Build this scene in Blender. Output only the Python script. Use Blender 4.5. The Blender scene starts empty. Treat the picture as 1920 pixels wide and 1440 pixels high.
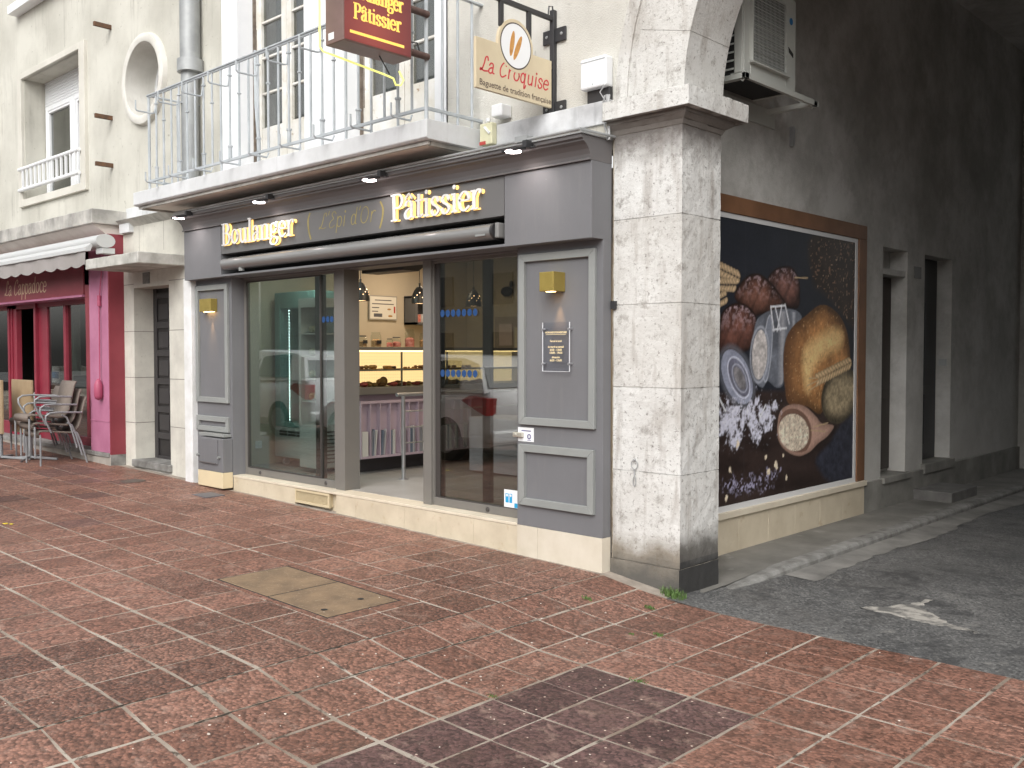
import bpy, bmesh, math, random
import numpy as np
from mathutils import Vector, Matrix
from mathutils.geometry import tessellate_polygon
rnd = random.Random(7)
S = bpy.context.scene
COL = S.collection
R = math.radians

# ------------------------------------------------------------------ mesh helper
class B:
    def __init__(s): s.v = []; s.f = []; s.m = []; s.cur = 0
    def add(s, vs, fs):
        n = len(s.v); s.v += [tuple(p) for p in vs]
        for f in fs: s.f.append([i + n for i in f]); s.m.append(s.cur)
        return s
    def box(s, x0, x1, y0, y1, z0, z1):
        if x0 > x1: x0, x1 = x1, x0
        if y0 > y1: y0, y1 = y1, y0
        if z0 > z1: z0, z1 = z1, z0
        return s.add([(x0,y0,z0),(x1,y0,z0),(x1,y1,z0),(x0,y1,z0),(x0,y0,z1),(x1,y0,z1),(x1,y1,z1),(x0,y1,z1)],
              [(0,3,2,1),(4,5,6,7),(0,1,5,4),(1,2,6,5),(2,3,7,6),(3,0,4,7)])
    def obox(s, c, ax, ay, az):      # centre and three half vectors
        c, ax, ay, az = map(Vector, (c, ax, ay, az)); vs = []
        for k in (-1, 1):
            for i, j in ((-1,-1),(1,-1),(1,1),(-1,1)): vs.append(c + ax*i + ay*j + az*k)
        return s.add(vs, [(0,3,2,1),(4,5,6,7),(0,1,5,4),(1,2,6,5),(2,3,7,6),(3,0,4,7)])
    def prism(s, poly, f0, f1):      # poly of 2D points, f0/f1 map a 2D point to 3D on the two ends
        n = len(poly); vs = [f0(*p) for p in poly] + [f1(*p) for p in poly]
        fs = [[(i), (i+1) % n, n + (i+1) % n, n + i] for i in range(n)]
        tri = tessellate_polygon([[Vector((p[0], p[1], 0)) for p in poly]])
        fs += [list(t) for t in tri] + [[n + t[0], n + t[2], n + t[1]] for t in tri]
        return s.add(vs, fs)
    def tube(s, pts, r, n=10, cap=True, r1=None):
        pts = [Vector(p) for p in pts]; k = len(pts); rings = []; up = None; vs = []
        for i, p in enumerate(pts):
            t = (pts[min(i+1, k-1)] - pts[max(i-1, 0)]).normalized()
            if up is None:
                up = Vector((0,0,1)) if abs(t.z) < .9 else Vector((1,0,0))
            a = t.cross(up).normalized(); b = a.cross(t).normalized(); up = b
            rr = r if r1 is None else r + (r1 - r) * i / (k - 1)
            for j in range(n):
                w = 2*math.pi*j/n; vs.append(p + a*math.cos(w)*rr + b*math.sin(w)*rr)
        fs = [[i*n+j, i*n+(j+1) % n, (i+1)*n+(j+1) % n, (i+1)*n+j] for i in range(k-1) for j in range(n)]
        if cap: fs += [list(range(n))[::-1], [(k-1)*n+j for j in range(n)]]
        return s.add(vs, fs)
    def lathe(s, c, prof, n=20, axis='z', cap=False):   # prof (r, h)
        vs = []; c = Vector(c)
        for r, h in prof:
            for j in range(n):
                w = 2*math.pi*j/n; a, b = r*math.cos(w), r*math.sin(w)
                vs.append(c + Vector({'z': (a,b,h), 'y': (a,h,b), 'x': (h,a,b)}[axis]))
        k = len(prof)
        fs = [[i*n+j, i*n+(j+1) % n, (i+1)*n+(j+1) % n, (i+1)*n+j] for i in range(k-1) for j in range(n)]
        if cap: fs += [list(range(n)), [(k-1)*n+j for j in range(n)]]
        return s.add(vs, fs)
    def ball(s, c, r, sx=1, sy=1, sz=1, n=8, jit=0):
        prof = []
        vs = []; c = Vector(c)
        for i in range(n+1):
            a = math.pi*i/n
            for j in range(2*n):
                w = math.pi*j/n; q = 1 + (rnd.random()-.5)*jit
                vs.append(c + Vector((r*sx*q*math.sin(a)*math.cos(w), r*sy*q*math.sin(a)*math.sin(w), r*sz*q*math.cos(a))))
        m = 2*n
        return s.add(vs, [[i*m+j, i*m+(j+1) % m, (i+1)*m+(j+1) % m, (i+1)*m+j] for i in range(n) for j in range(m)])
    def frame(s, x0, x1, z0, z1, w, y0, y1, wb=None):    # rectangular frame in an xz plane
        wb = w if wb is None else wb
        s.box(x0, x0+w, y0, y1, z0, z1); s.box(x1-w, x1, y0, y1, z0, z1)
        s.box(x0+w, x1-w, y0, y1, z1-w, z1); s.box(x0+w, x1-w, y0, y1, z0, z0+wb); return s

def wloc(o):
    p = Vector((0,0,0))
    while o is not None: p += o.location; o = o.parent
    return p
def link(name, b, mats, parent=None, bev=0, smooth=None, base=None):
    me = bpy.data.meshes.new(name)
    off = wloc(parent)
    if parent is None and base is not None: off = Vector(base)
    me.from_pydata([(v[0]-off.x, v[1]-off.y, v[2]-off.z) for v in b.v], [], b.f)
    if not isinstance(mats, (list, tuple)): mats = [mats]
    for m in mats: me.materials.append(m)
    if len(mats) > 1: me.polygons.foreach_set('material_index', b.m)
    bm = bmesh.new(); bm.from_mesh(me)
    bmesh.ops.recalc_face_normals(bm, faces=bm.faces); bm.to_mesh(me); bm.free()
    if smooth is not None:
        me.shade_smooth(); me.set_sharp_from_angle(angle=R(smooth))
    o = bpy.data.objects.new(name, me); COL.objects.link(o)
    if parent is not None: o.parent = parent
    elif base is not None: o.location = base
    if bev:
        md = o.modifiers.new('bevel', 'BEVEL'); md.width = bev; md.segments = 2; md.limit_method = 'ANGLE'; md.angle_limit = R(40)
    return o
def setp(o, label=None, cat=None, group=None, kind=None):
    if label: o['label'] = label
    if cat: o['category'] = cat
    if group: o['group'] = group
    if kind: o['kind'] = kind
    return o
def thing(name, label, cat, loc=(0,0,0), group=None, rz=0):
    o = bpy.data.objects.new(name, None); COL.objects.link(o); o.location = loc
    o.rotation_euler = (0,0,rz); o.empty_display_size = .1
    return setp(o, label, cat, group)
part = link
def one(name, b, m, label, cat, group=None, base=None, **k):
    if base is None:
        xs = np.array(b.v); base = tuple((xs.min(0)+xs.max(0))/2)[:2] + (float(xs[:,2].min()),)
        base = tuple(float(q) for q in base)
    return setp(link(name, b, m, None, base=base, **k), label, cat, group)
def copytree(o, parent=None):
    c = o.copy(); COL.objects.link(c)
    if parent is not None: c.parent = parent
    for ch in [q for q in o.children]: copytree(ch, c)
    return c

# ------------------------------------------------------------------ materials
def N(nt, t, **k):
    n = nt.nodes.new(t)
    for a, v in k.items():
        if a.startswith('_'): n.inputs[a[1:].replace('_', ' ')].default_value = v
        else: setattr(n, a, v)
    return n
def c4(c): return (c[0], c[1], c[2], 1)
def noise(nt, vec, scale, detail=6, rough=.6, stretch=None):
    if stretch:
        mp = N(nt, 'ShaderNodeMapping'); mp.inputs['Scale'].default_value = stretch
        nt.links.new(vec, mp.inputs[0]); vec = mp.outputs[0]
    n = N(nt, 'ShaderNodeTexNoise'); n.inputs['Scale'].default_value = scale
    n.inputs['Detail'].default_value = detail; n.inputs['Roughness'].default_value = rough
    nt.links.new(vec, n.inputs['Vector']); return n.outputs[0]
def remap(nt, v, a, b, c=0., d=1.):
    m = N(nt, 'ShaderNodeMapRange'); m.inputs[1].default_value = a; m.inputs[2].default_value = b
    m.inputs[3].default_value = c; m.inputs[4].default_value = d; nt.links.new(v, m.inputs[0]); return m.outputs[0]
def mixc(nt, f, a, b, mode='MIX'):
    m = N(nt, 'ShaderNodeMix', data_type='RGBA', blend_type=mode)
    for s_, v in ((0, f), (6, a), (7, b)):
        if isinstance(v, (int, float)): m.inputs[s_].default_value = v
        elif isinstance(v, tuple): m.inputs[s_].default_value = c4(v)
        else: nt.links.new(v, m.inputs[s_])
    return m.outputs[2]
def mth(nt, op, a, b=0.):
    m = N(nt, 'ShaderNodeMath', operation=op, use_clamp=False)
    for i, v in enumerate((a, b)):
        if isinstance(v, (int, float)): m.inputs[i].default_value = v
        else: nt.links.new(v, m.inputs[i])
    return m.outputs[0]
def base(name, rough=.7, metal=0, spec=.5):
    m = bpy.data.materials.new(name); m.use_nodes = True; nt = m.node_tree
    p = nt.nodes['Principled BSDF']; p.inputs['Roughness'].default_value = rough
    p.inputs['Metallic'].default_value = metal; p.inputs['Specular IOR Level'].default_value = spec
    g = N(nt, 'ShaderNodeNewGeometry'); return m, nt, p, g.outputs['Position']
def bump(nt, p, h, strength=.3, dist=.01):
    b = N(nt, 'ShaderNodeBump'); b.inputs['Strength'].default_value = strength; b.inputs['Distance'].default_value = dist
    nt.links.new(h, b.inputs['Height']); nt.links.new(b.outputs[0], p.inputs['Normal'])
def mat(name, c, c2=None, scale=3, rough=.7, metal=0, bmp=0, bscale=80, spec=.5, spots=None, streak=None, lo=.35, hi=.65, dist=.004, coat=0):
    m, nt, p, pos = base(name, rough, metal, spec)
    col = c4(c)
    out = None
    if c2 is not None: out = mixc(nt, remap(nt, noise(nt, pos, scale), lo, hi), tuple(c), tuple(c2))
    if streak:      # (colour, amount, threshold): weather streaks running down
        n = mth(nt, 'ADD', mth(nt, 'MULTIPLY', noise(nt, pos, 1., 6, .65, (14, 14, 1.1)), .6), mth(nt, 'MULTIPLY', noise(nt, pos, 1., 5, .7, (3.5, 3.5, 1.2)), .4)); k = noise(nt, pos, 1.7, 4)
        f = mth(nt, 'MULTIPLY', remap(nt, n, streak[2], streak[2]+.2), remap(nt, k, .35, .65, 0, streak[1]))
        out = mixc(nt, f, out if out is not None else tuple(c), tuple(streak[0]))
    if spots:       # (colour, scale, threshold, amount)
        n = noise(nt, pos, spots[1], 3, .6)
        out = mixc(nt, remap(nt, n, spots[2], spots[2]+.08, 0, spots[3]), out if out is not None else tuple(c), tuple(spots[0]))
    if out is None: p.inputs['Base Color'].default_value = col
    else: nt.links.new(out, p.inputs['Base Color'])
    if bmp: bump(nt, p, noise(nt, pos, bscale, 4, .7), bmp, dist)
    if coat: p.inputs['Coat Weight'].default_value = coat; p.inputs['Coat Roughness'].default_value = .1
    return m
def emis(name, c, s, mixw=1):
    m, nt, p, pos = base(name, .5); p.inputs['Base Color'].default_value = c4(c)
    p.inputs['Emission Color'].default_value = c4(c); p.inputs['Emission Strength'].default_value = s
    return m
def glass(name, tint=(.93,.95,.94), ior=1.5, rough=0, gain=1.):
    m = bpy.data.materials.new(name); m.use_nodes = True; nt = m.node_tree; nt.nodes.clear()
    o = N(nt, 'ShaderNodeOutputMaterial'); t = N(nt, 'ShaderNodeBsdfTransparent'); t.inputs[0].default_value = c4(tint)
    g = N(nt, 'ShaderNodeBsdfGlossy'); g.inputs['Roughness'].default_value = rough; g.inputs[0].default_value = (1,1,1,1)
    mx = N(nt, 'ShaderNodeMixShader'); ge = N(nt, 'ShaderNodeNewGeometry')
    dp = N(nt, 'ShaderNodeVectorMath', operation='DOT_PRODUCT'); nt.links.new(ge.outputs['Normal'], dp.inputs[0]); nt.links.new(ge.outputs['Incoming'], dp.inputs[1])
    k = mth(nt, 'SUBTRACT', 1., mth(nt, 'ABSOLUTE', dp.outputs['Value'])); f0 = ((ior-1)/(ior+1))**2*gain
    ff = mth(nt, 'ADD', f0, mth(nt, 'MULTIPLY', 1-f0, mth(nt, 'POWER', k, 5.)))
    nt.links.new(ff, mx.inputs[0]); nt.links.new(t.outputs[0], mx.inputs[1]); nt.links.new(g.outputs[0], mx.inputs[2])
    nt.links.new(mx.outputs[0], o.inputs[0]); return m

# plaster of the upper facade: cream, blotchy, grey weather streaks
M = {}
M['plaster'] = mat('plaster_cream', (.60,.585,.52), (.46,.445,.39), .9, .9, bmp=.5, bscale=160, streak=((.25,.235,.20), .85, .52), spots=((.25,.235,.2), 18, .66, .6), dist=.006)
M['plaster_pale'] = mat('plaster_white_roughcast', (.66,.645,.59), (.54,.52,.47), 1.4, .9, bmp=.9, bscale=110, spots=((.36,.35,.31), 13, .68, .5), dist=.01)
M['stone_clean'] = mat('lintel_stone', (.60,.575,.51), (.43,.41,.36), 2.2, .85, bmp=.5, bscale=70, streak=((.17,.16,.14), .85, .52), spots=((.14,.13,.11), 40, .66, .7))
M['concrete'] = mat('balcony_concrete', (.66,.67,.68), (.54,.55,.55), 2.5, .85, bmp=.35, bscale=50, streak=((.22,.21,.20), .75, .53))
M['soffit'] = mat('soffit_paint', (.78,.72,.66), (.66,.60,.54), 3, .85, bmp=.2, bscale=40)
M['cornice_dirty'] = mat('grey_cornice', (.52,.50,.46), (.27,.26,.24), 3.0, .9, bmp=.6, bscale=60, streak=((.12,.12,.11), .8, .5))
M['white_paint'] = mat('white_joinery_paint', (.80,.81,.82), (.74,.75,.76), 2, .55, bmp=.05)
M['old_white'] = mat('flaking_white_paint', (.72,.71,.68), (.60,.57,.5), 4, .6, bmp=.2, spots=((.33,.22,.13), 14, .66, .9))
M['rail'] = mat('grey_rail_paint', (.46,.49,.51), (.36,.39,.41), 6, .5, bmp=.15, spots=((.22,.17,.13), 40, .7, .6))
M['zinc'] = mat('zinc_pipe', (.38,.39,.39), (.29,.30,.30), 4, .5, metal=.3, bmp=.15, streak=((.5,.5,.48), .4, .6))
M['rust'] = mat('rusty_iron', (.15,.075,.04), (.085,.05,.032), 20, .85, bmp=.5)
M['dark_window'] = mat('curtain_grey_dark', (.30,.28,.31), (.20,.19,.21), 1.2, .9)
M['black'] = mat('black_metal', (.03,.03,.032), None, rough=.45, bmp=.1)
M['dark'] = mat('dark_recess', (.02,.02,.02), None, rough=.8)
M['grey'] = mat('shopfront_grey_paint', (.160,.160,.168), (.143,.143,.150), 1.6, .6, bmp=.15, bscale=300, streak=((.23,.225,.215), .5, .53), spots=((.27,.265,.255), 55, .70, .5))
M['grey_sign'] = mat('sign_band_grey', (.135,.133,.132), (.125,.123,.122), 2, .5, bmp=.08, bscale=400)
M['grey_mould'] = mat('moulding_grey_paint', (.262,.272,.262), (.235,.245,.238), 3, .58, bmp=.12, bscale=300)
M['crown'] = mat('crown_grey_paint', (.125,.118,.118), None, rough=.5, bmp=.06, bscale=300)
M['alu'] = mat('taupe_aluminium', (.165,.155,.14), (.15,.142,.13), 3, .42, bmp=.05)
M['alu_dark'] = mat('dark_sash', (.05,.045,.042), None, rough=.4)
M['cassette'] = mat('awning_cassette_paint', (.20,.20,.195), None, rough=.25, coat=.6)
M['brass'] = mat('brushed_brass', (.55,.42,.12), (.48,.36,.10), 8, .36, metal=.75, bmp=.1, bscale=200)
M['gold'] = mat('gold_vinyl', (.33,.27,.09), (.23,.19,.07), 12, .5)
M['gold_bright'] = mat('gold_lettering', (.85,.7,.4), None, rough=.4)
M['letter'] = mat('letter_face', (.74,.73,.72), None, rough=.4)
M['halo'] = emis('letter_led', (1.,.62,.18), .95)
M['white'] = mat('white_plastic', (.78,.79,.8), None, rough=.4)
M['offwhite'] = mat('ivory_plastic', (.68,.66,.46), (.6,.58,.4), 8, .5)
M['red_mark'] = mat('red_label', (.45,.06,.05), None, rough=.5)
M['travertine'] = mat('travertine_slab', (.60,.525,.40), (.50,.43,.32), 3.5, .5, bmp=.12, bscale=40, spots=((.42,.32,.2), 9, .62, .5))
M['pink'] = mat('pink_paint', (.44,.17,.27), (.37,.13,.22), 3, .6, bmp=.15, streak=((.6,.3,.42), .5, .56))
M['red'] = mat('crimson_paint', (.25,.040,.055), (.20,.03,.042), 2, .5, bmp=.1)
M['red_dark'] = mat('dark_red_frame', (.14,.012,.022), None, rough=.45)
M['glass'] = glass('shop_glass', (.76,.82,.80), 1.5, 0, 4.2)
M['glass_tint'] = glass('tinted_glass', (.58,.60,.57), 1.5, 0, 3.6)
M['glass_jar'] = glass('jar_glass', (.9,.92,.9), 1.25)
M['acrylic'] = glass('acrylic_plate', (.93,.94,.96), 1.5)
M['asphalt'] = None

def m_pillar():
    m, nt, p, pos = base('limestone_blocks', .85)
    sep = N(nt, 'ShaderNodeSeparateXYZ'); nt.links.new(pos, sep.inputs[0])
    n1 = noise(nt, pos, 2.2); c = mixc(nt, remap(nt, n1, .35, .65), (.68,.68,.66), (.54,.53,.505))
    c = mixc(nt, remap(nt, noise(nt, pos, 1., 5, .6, (11,11,1.5)), .52, .70, 0, .7), c, (.33,.30,.27))
    c = mixc(nt, remap(nt, noise(nt, pos, 42, 5, .8), .575, .66, 0, .9), c, (.12,.105,.095))
    c = mixc(nt, remap(nt, noise(nt, pos, 8, 7, .8), .54, .66, 0, .75), c, (.22,.20,.18))
    # damp stain at the foot, uneven edge, and soot under the impost
    zz = mth(nt, 'ADD', sep.outputs[2], mth(nt, 'MULTIPLY', noise(nt, pos, 5, 5), -.32))
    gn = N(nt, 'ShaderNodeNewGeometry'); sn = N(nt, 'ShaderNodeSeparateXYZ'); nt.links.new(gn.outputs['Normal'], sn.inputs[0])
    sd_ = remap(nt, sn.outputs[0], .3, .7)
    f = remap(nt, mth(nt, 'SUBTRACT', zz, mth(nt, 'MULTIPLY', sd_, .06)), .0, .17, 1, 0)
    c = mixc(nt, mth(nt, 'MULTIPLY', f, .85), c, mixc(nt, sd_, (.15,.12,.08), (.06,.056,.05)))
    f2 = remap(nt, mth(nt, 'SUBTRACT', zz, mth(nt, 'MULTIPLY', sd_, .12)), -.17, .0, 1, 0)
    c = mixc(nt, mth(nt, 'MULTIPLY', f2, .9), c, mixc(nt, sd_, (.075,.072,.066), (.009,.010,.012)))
    zt = mth(nt, 'ADD', sep.outputs[2], mth(nt, 'MULTIPLY', noise(nt, pos, 14, 5), .22))
    ft = remap(nt, zt, 3.02, 3.25, 0, .9)
    hi = remap(nt, sep.outputs[2], 3.262, 3.266, 1, 0)
    c = mixc(nt, mth(nt, 'MULTIPLY', ft, hi), c, (.12,.105,.095))
    fl = N(nt, 'ShaderNodeMath', operation='FLOOR'); nt.links.new(mth(nt, 'DIVIDE', mth(nt, 'ADD', sep.outputs[2], -.14), .604), fl.inputs[0])
    wn = N(nt, 'ShaderNodeTexWhiteNoise', noise_dimensions='1D'); nt.links.new(fl.outputs[0], wn.inputs['W'])
    c = mixc(nt, remap(nt, wn.outputs['Value'], 0, 1, 0, .22), c, (.40,.36,.30))
    nt.links.new(c, p.inputs['Base Color'])
    bump(nt, p, noise(nt, pos, 45, 6, .7), .55, .01); return m
M['pillar'] = m_pillar()
def m_passage():
    m, nt, p, pos = base('passage_render', .95)
    n1 = noise(nt, pos, 1.1, 9, .68); c = mixc(nt, remap(nt, n1, .40, .60), (.54,.53,.505), (.37,.36,.335))
    c = mixc(nt, remap(nt, noise(nt, pos, 3.2, 9, .75), .48, .68, 0, .55), c, (.27,.255,.23))
    sep = N(nt, 'ShaderNodeSeparateXYZ'); nt.links.new(pos, sep.inputs[0])
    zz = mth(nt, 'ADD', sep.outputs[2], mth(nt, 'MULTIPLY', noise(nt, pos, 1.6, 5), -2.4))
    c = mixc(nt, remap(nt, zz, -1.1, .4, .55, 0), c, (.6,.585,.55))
    nt.links.new(c, p.inputs['Base Color']); bump(nt, p, noise(nt, pos, 60, 6, .7), .5, .01); return m
M['passage'] = m_passage()
def m_tiles():
    m, nt, p, pos = base('washed_aggregate_tiles', .62)
    at = N(nt, 'ShaderNodeAttribute', attribute_name='tint'); kd = N(nt, 'ShaderNodeAttribute', attribute_name='coarse')
    dk = N(nt, 'ShaderNodeAttribute', attribute_name='dark')
    t = at.outputs['Fac']; k = kd.outputs['Fac']; d = dk.outputs['Fac']
    red = mixc(nt, t, (.190,.090,.062), (.255,.130,.094))
    crs = mixc(nt, t, (.150,.070,.048), (.225,.115,.082))
    drk = mixc(nt, t, (.080,.041,.037), (.120,.066,.060))
    c = mixc(nt, k, red, crs); c = mixc(nt, d, c, drk)
    v1 = N(nt, 'ShaderNodeTexVoronoi'); v1.inputs['Scale'].default_value = 58; nt.links.new(pos, v1.inputs['Vector'])
    peb = mixc(nt, remap(nt, v1.outputs[1], 0, 1), (.5,.5,.5), (1.5,1.5,1.5))
    # per-pebble lightness from the voronoi cell colour
    sp = N(nt, 'ShaderNodeSeparateColor'); nt.links.new(v1.outputs['Color'], sp.inputs[0])
    pl = remap(nt, sp.outputs[0], 0, 1, .45, 1.6)
    mul = N(nt, 'ShaderNodeMix', data_type='RGBA', blend_type='MULTIPLY'); mul.inputs[0].default_value = .95
    cc = N(nt, 'ShaderNodeCombineColor')
    for i in range(3): nt.links.new(pl, cc.inputs[i])
    nt.links.new(c, mul.inputs[6]); nt.links.new(cc.outputs[0], mul.inputs[7]); c = mul.outputs[2]
    gap = remap(nt, v1.outputs['Distance'], .45, .75, 0, .75)
    c = mixc(nt, mth(nt, 'MULTIPLY', gap, mth(nt, 'ADD', mth(nt, 'MULTIPLY', k, .6), .25)), c, (.035,.022,.018))
    # dirt blotches and pale wear, different on every tile
    off = N(nt, 'ShaderNodeVectorMath', operation='ADD'); o3 = N(nt, 'ShaderNodeCombineXYZ')
    nt.links.new(mth(nt, 'MULTIPLY', t, 91.7), o3.inputs[0]); nt.links.new(mth(nt, 'MULTIPLY', t, 53.1), o3.inputs[1])
    nt.links.new(pos, off.inputs[0]); nt.links.new(o3.outputs[0], off.inputs[1]); tp_ = off.outputs[0]
    c = mixc(nt, remap(nt, noise(nt, tp_, 4.5, 6, .7), .52, .68, 0, .45), c, (.105,.062,.045))
    c = mixc(nt, remap(nt, noise(nt, tp_, 7, 6, .75), .55, .68, 0, .5), c, (.40,.27,.215))
    v2 = N(nt, 'ShaderNodeTexVoronoi'); v2.inputs['Scale'].default_value = 26; nt.links.new(pos, v2.inputs['Vector'])
    s2 = N(nt, 'ShaderNodeSeparateColor'); nt.links.new(v2.outputs['Color'], s2.inputs[0])
    st = mth(nt, 'MULTIPLY', remap(nt, v2.outputs['Distance'], .12, .17, 1, 0), remap(nt, s2.outputs[1], .80, .81, 0, 1))
    st = mth(nt, 'MULTIPLY', st, mth(nt, 'ADD', mth(nt, 'MULTIPLY', d, .75), .22))
    c = mixc(nt, st, c, (.66,.52,.42))
    vc = N(nt, 'ShaderNodeTexVoronoi', feature='DISTANCE_TO_EDGE'); vc.inputs['Scale'].default_value = 4.2
    wp = N(nt, 'ShaderNodeVectorMath', operation='ADD'); nz3 = N(nt, 'ShaderNodeTexNoise'); nz3.inputs['Scale'].default_value = 9; nt.links.new(tp_, nz3.inputs['Vector'])
    sc3 = N(nt, 'ShaderNodeVectorMath', operation='SCALE'); sc3.inputs['Scale'].default_value = .12; nt.links.new(nz3.outputs['Color'], sc3.inputs[0])
    nt.links.new(tp_, wp.inputs[0]); nt.links.new(sc3.outputs[0], wp.inputs[1]); nt.links.new(wp.outputs[0], vc.inputs['Vector'])
    ck = mth(nt, 'MULTIPLY', remap(nt, vc.outputs['Distance'], .008, .016, 1, 0), remap(nt, noise(nt, pos, .8, 2), .55, .60, 0, .8))
    c = mixc(nt, ck, c, (.06,.035,.025))
    nt.links.new(c, p.inputs['Base Color'])
    rg = remap(nt, noise(nt, pos, 1.1, 4), .35, .65, .42, .75); nt.links.new(rg, p.inputs['Roughness'])
    h = mth(nt, 'SUBTRACT', 1., v1.outputs['Distance'])
    h = mth(nt, 'ADD', mth(nt, 'MULTIPLY', h, mth(nt, 'ADD', mth(nt, 'MULTIPLY', k, .8), .35)), mth(nt, 'MULTIPLY', noise(nt, pos, 25, 5), .5))
    bump(nt, p, h, .7, .009); return m
M['tiles'] = m_tiles()
def m_grout():
    m, nt, p, pos = base('joint_mortar', .9)
    c = mixc(nt, remap(nt, noise(nt, pos, 1.3, 5), .40, .60), (.42,.37,.31), (.22,.17,.13))
    c = mixc(nt, remap(nt, noise(nt, pos, 9, 5, .7), .56, .64), c, (.085,.065,.05))
    nt.links.new(c, p.inputs['Base Color']); bump(nt, p, noise(nt, pos, 90, 4), .6, .006); return m
M['grout'] = m_grout()
def m_asphalt():
    m, nt, p, pos = base('worn_asphalt', .7)
    c = mixc(nt, remap(nt, noise(nt, pos, 1.1, 6, .6), .38, .62), (.085,.085,.084), (.135,.133,.128))
    v = N(nt, 'ShaderNodeTexVoronoi'); v.inputs['Scale'].default_value = 75; nt.links.new(pos, v.inputs['Vector'])
    s = N(nt, 'ShaderNodeSeparateColor'); nt.links.new(v.outputs['Color'], s.inputs[0])
    c = mixc(nt, remap(nt, s.outputs[0], .55, 1, 0, .6), c, (.27,.265,.255)); c = mixc(nt, remap(nt, s.outputs[1], .65, 1, 0, .7), c, (.03,.03,.03))
    c = mixc(nt, remap(nt, noise(nt, pos, 2.3, 7, .75), .53, .64, 0, .8), c, (.045,.045,.046)); c = mixc(nt, remap(nt, noise(nt, pos, 3.1, 7, .8), .60, .68, 0, .6), c, (.25,.24,.22))
    nt.links.new(c, p.inputs['Base Color'])
    nt.links.new(remap(nt, noise(nt, pos, 1.6, 4), .4, .65, .45, .85), p.inputs['Roughness'])
    bump(nt, p, mth(nt, 'ADD', v.outputs['Distance'], noise(nt, pos, 30, 5)), .5, .006); return m
M['asphalt'] = m_asphalt()
M['kerb'] = mat('kerb_stone', (.27,.265,.25), (.13,.125,.115), 7, .8, bmp=.5, bscale=60)
M['sidewalk'] = mat('cement_walk', (.215,.205,.185), (.13,.125,.112), 2.2, .7, bmp=.4, bscale=60, spots=((.30,.29,.27), 4, .63, .6))
M['gutter'] = mat('cement_gutter', (.27,.26,.24), (.15,.145,.135), 3, .7, bmp=.5, bscale=50)
M['patch'] = mat('pale_cement_patch', (.40,.375,.335), (.14,.135,.125), 11, .85, bmp=.8, lo=.42, hi=.58)
M['manhole'] = mat('concrete_cover', (.27,.185,.11), (.175,.12,.075), 6, .85, bmp=1., bscale=160, spots=((.36,.28,.19), 45, .60, .6), streak=((.12,.09,.06), .5, .55))

# ------------------------------------------------------------------ letter strokes
def cr(pts, closed=False, n=8):
    P = [Vector((p[0], p[1])) for p in pts]; out = []; k = len(P)
    rng = range(k if closed else k-1)
    for i in rng:
        p0 = P[(i-1) % k] if closed or i > 0 else P[i]; p1 = P[i]; p2 = P[(i+1) % k]
        p3 = P[(i+2) % k] if closed or i+2 < k else p2
        for j in range(n):
            t = j/n; out.append(.5*((2*p1)+(p2-p0)*t+(2*p0-5*p1+4*p2-p3)*t*t+(3*p1-p0-3*p2+p3)*t**3))
    out.append(P[0] if closed else P[-1]); return out
def el(cx, cy, rx, ry): return [(cx+rx*math.cos(a*math.pi/4), cy+ry*math.sin(a*math.pi/4)) for a in range(8)]
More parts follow.
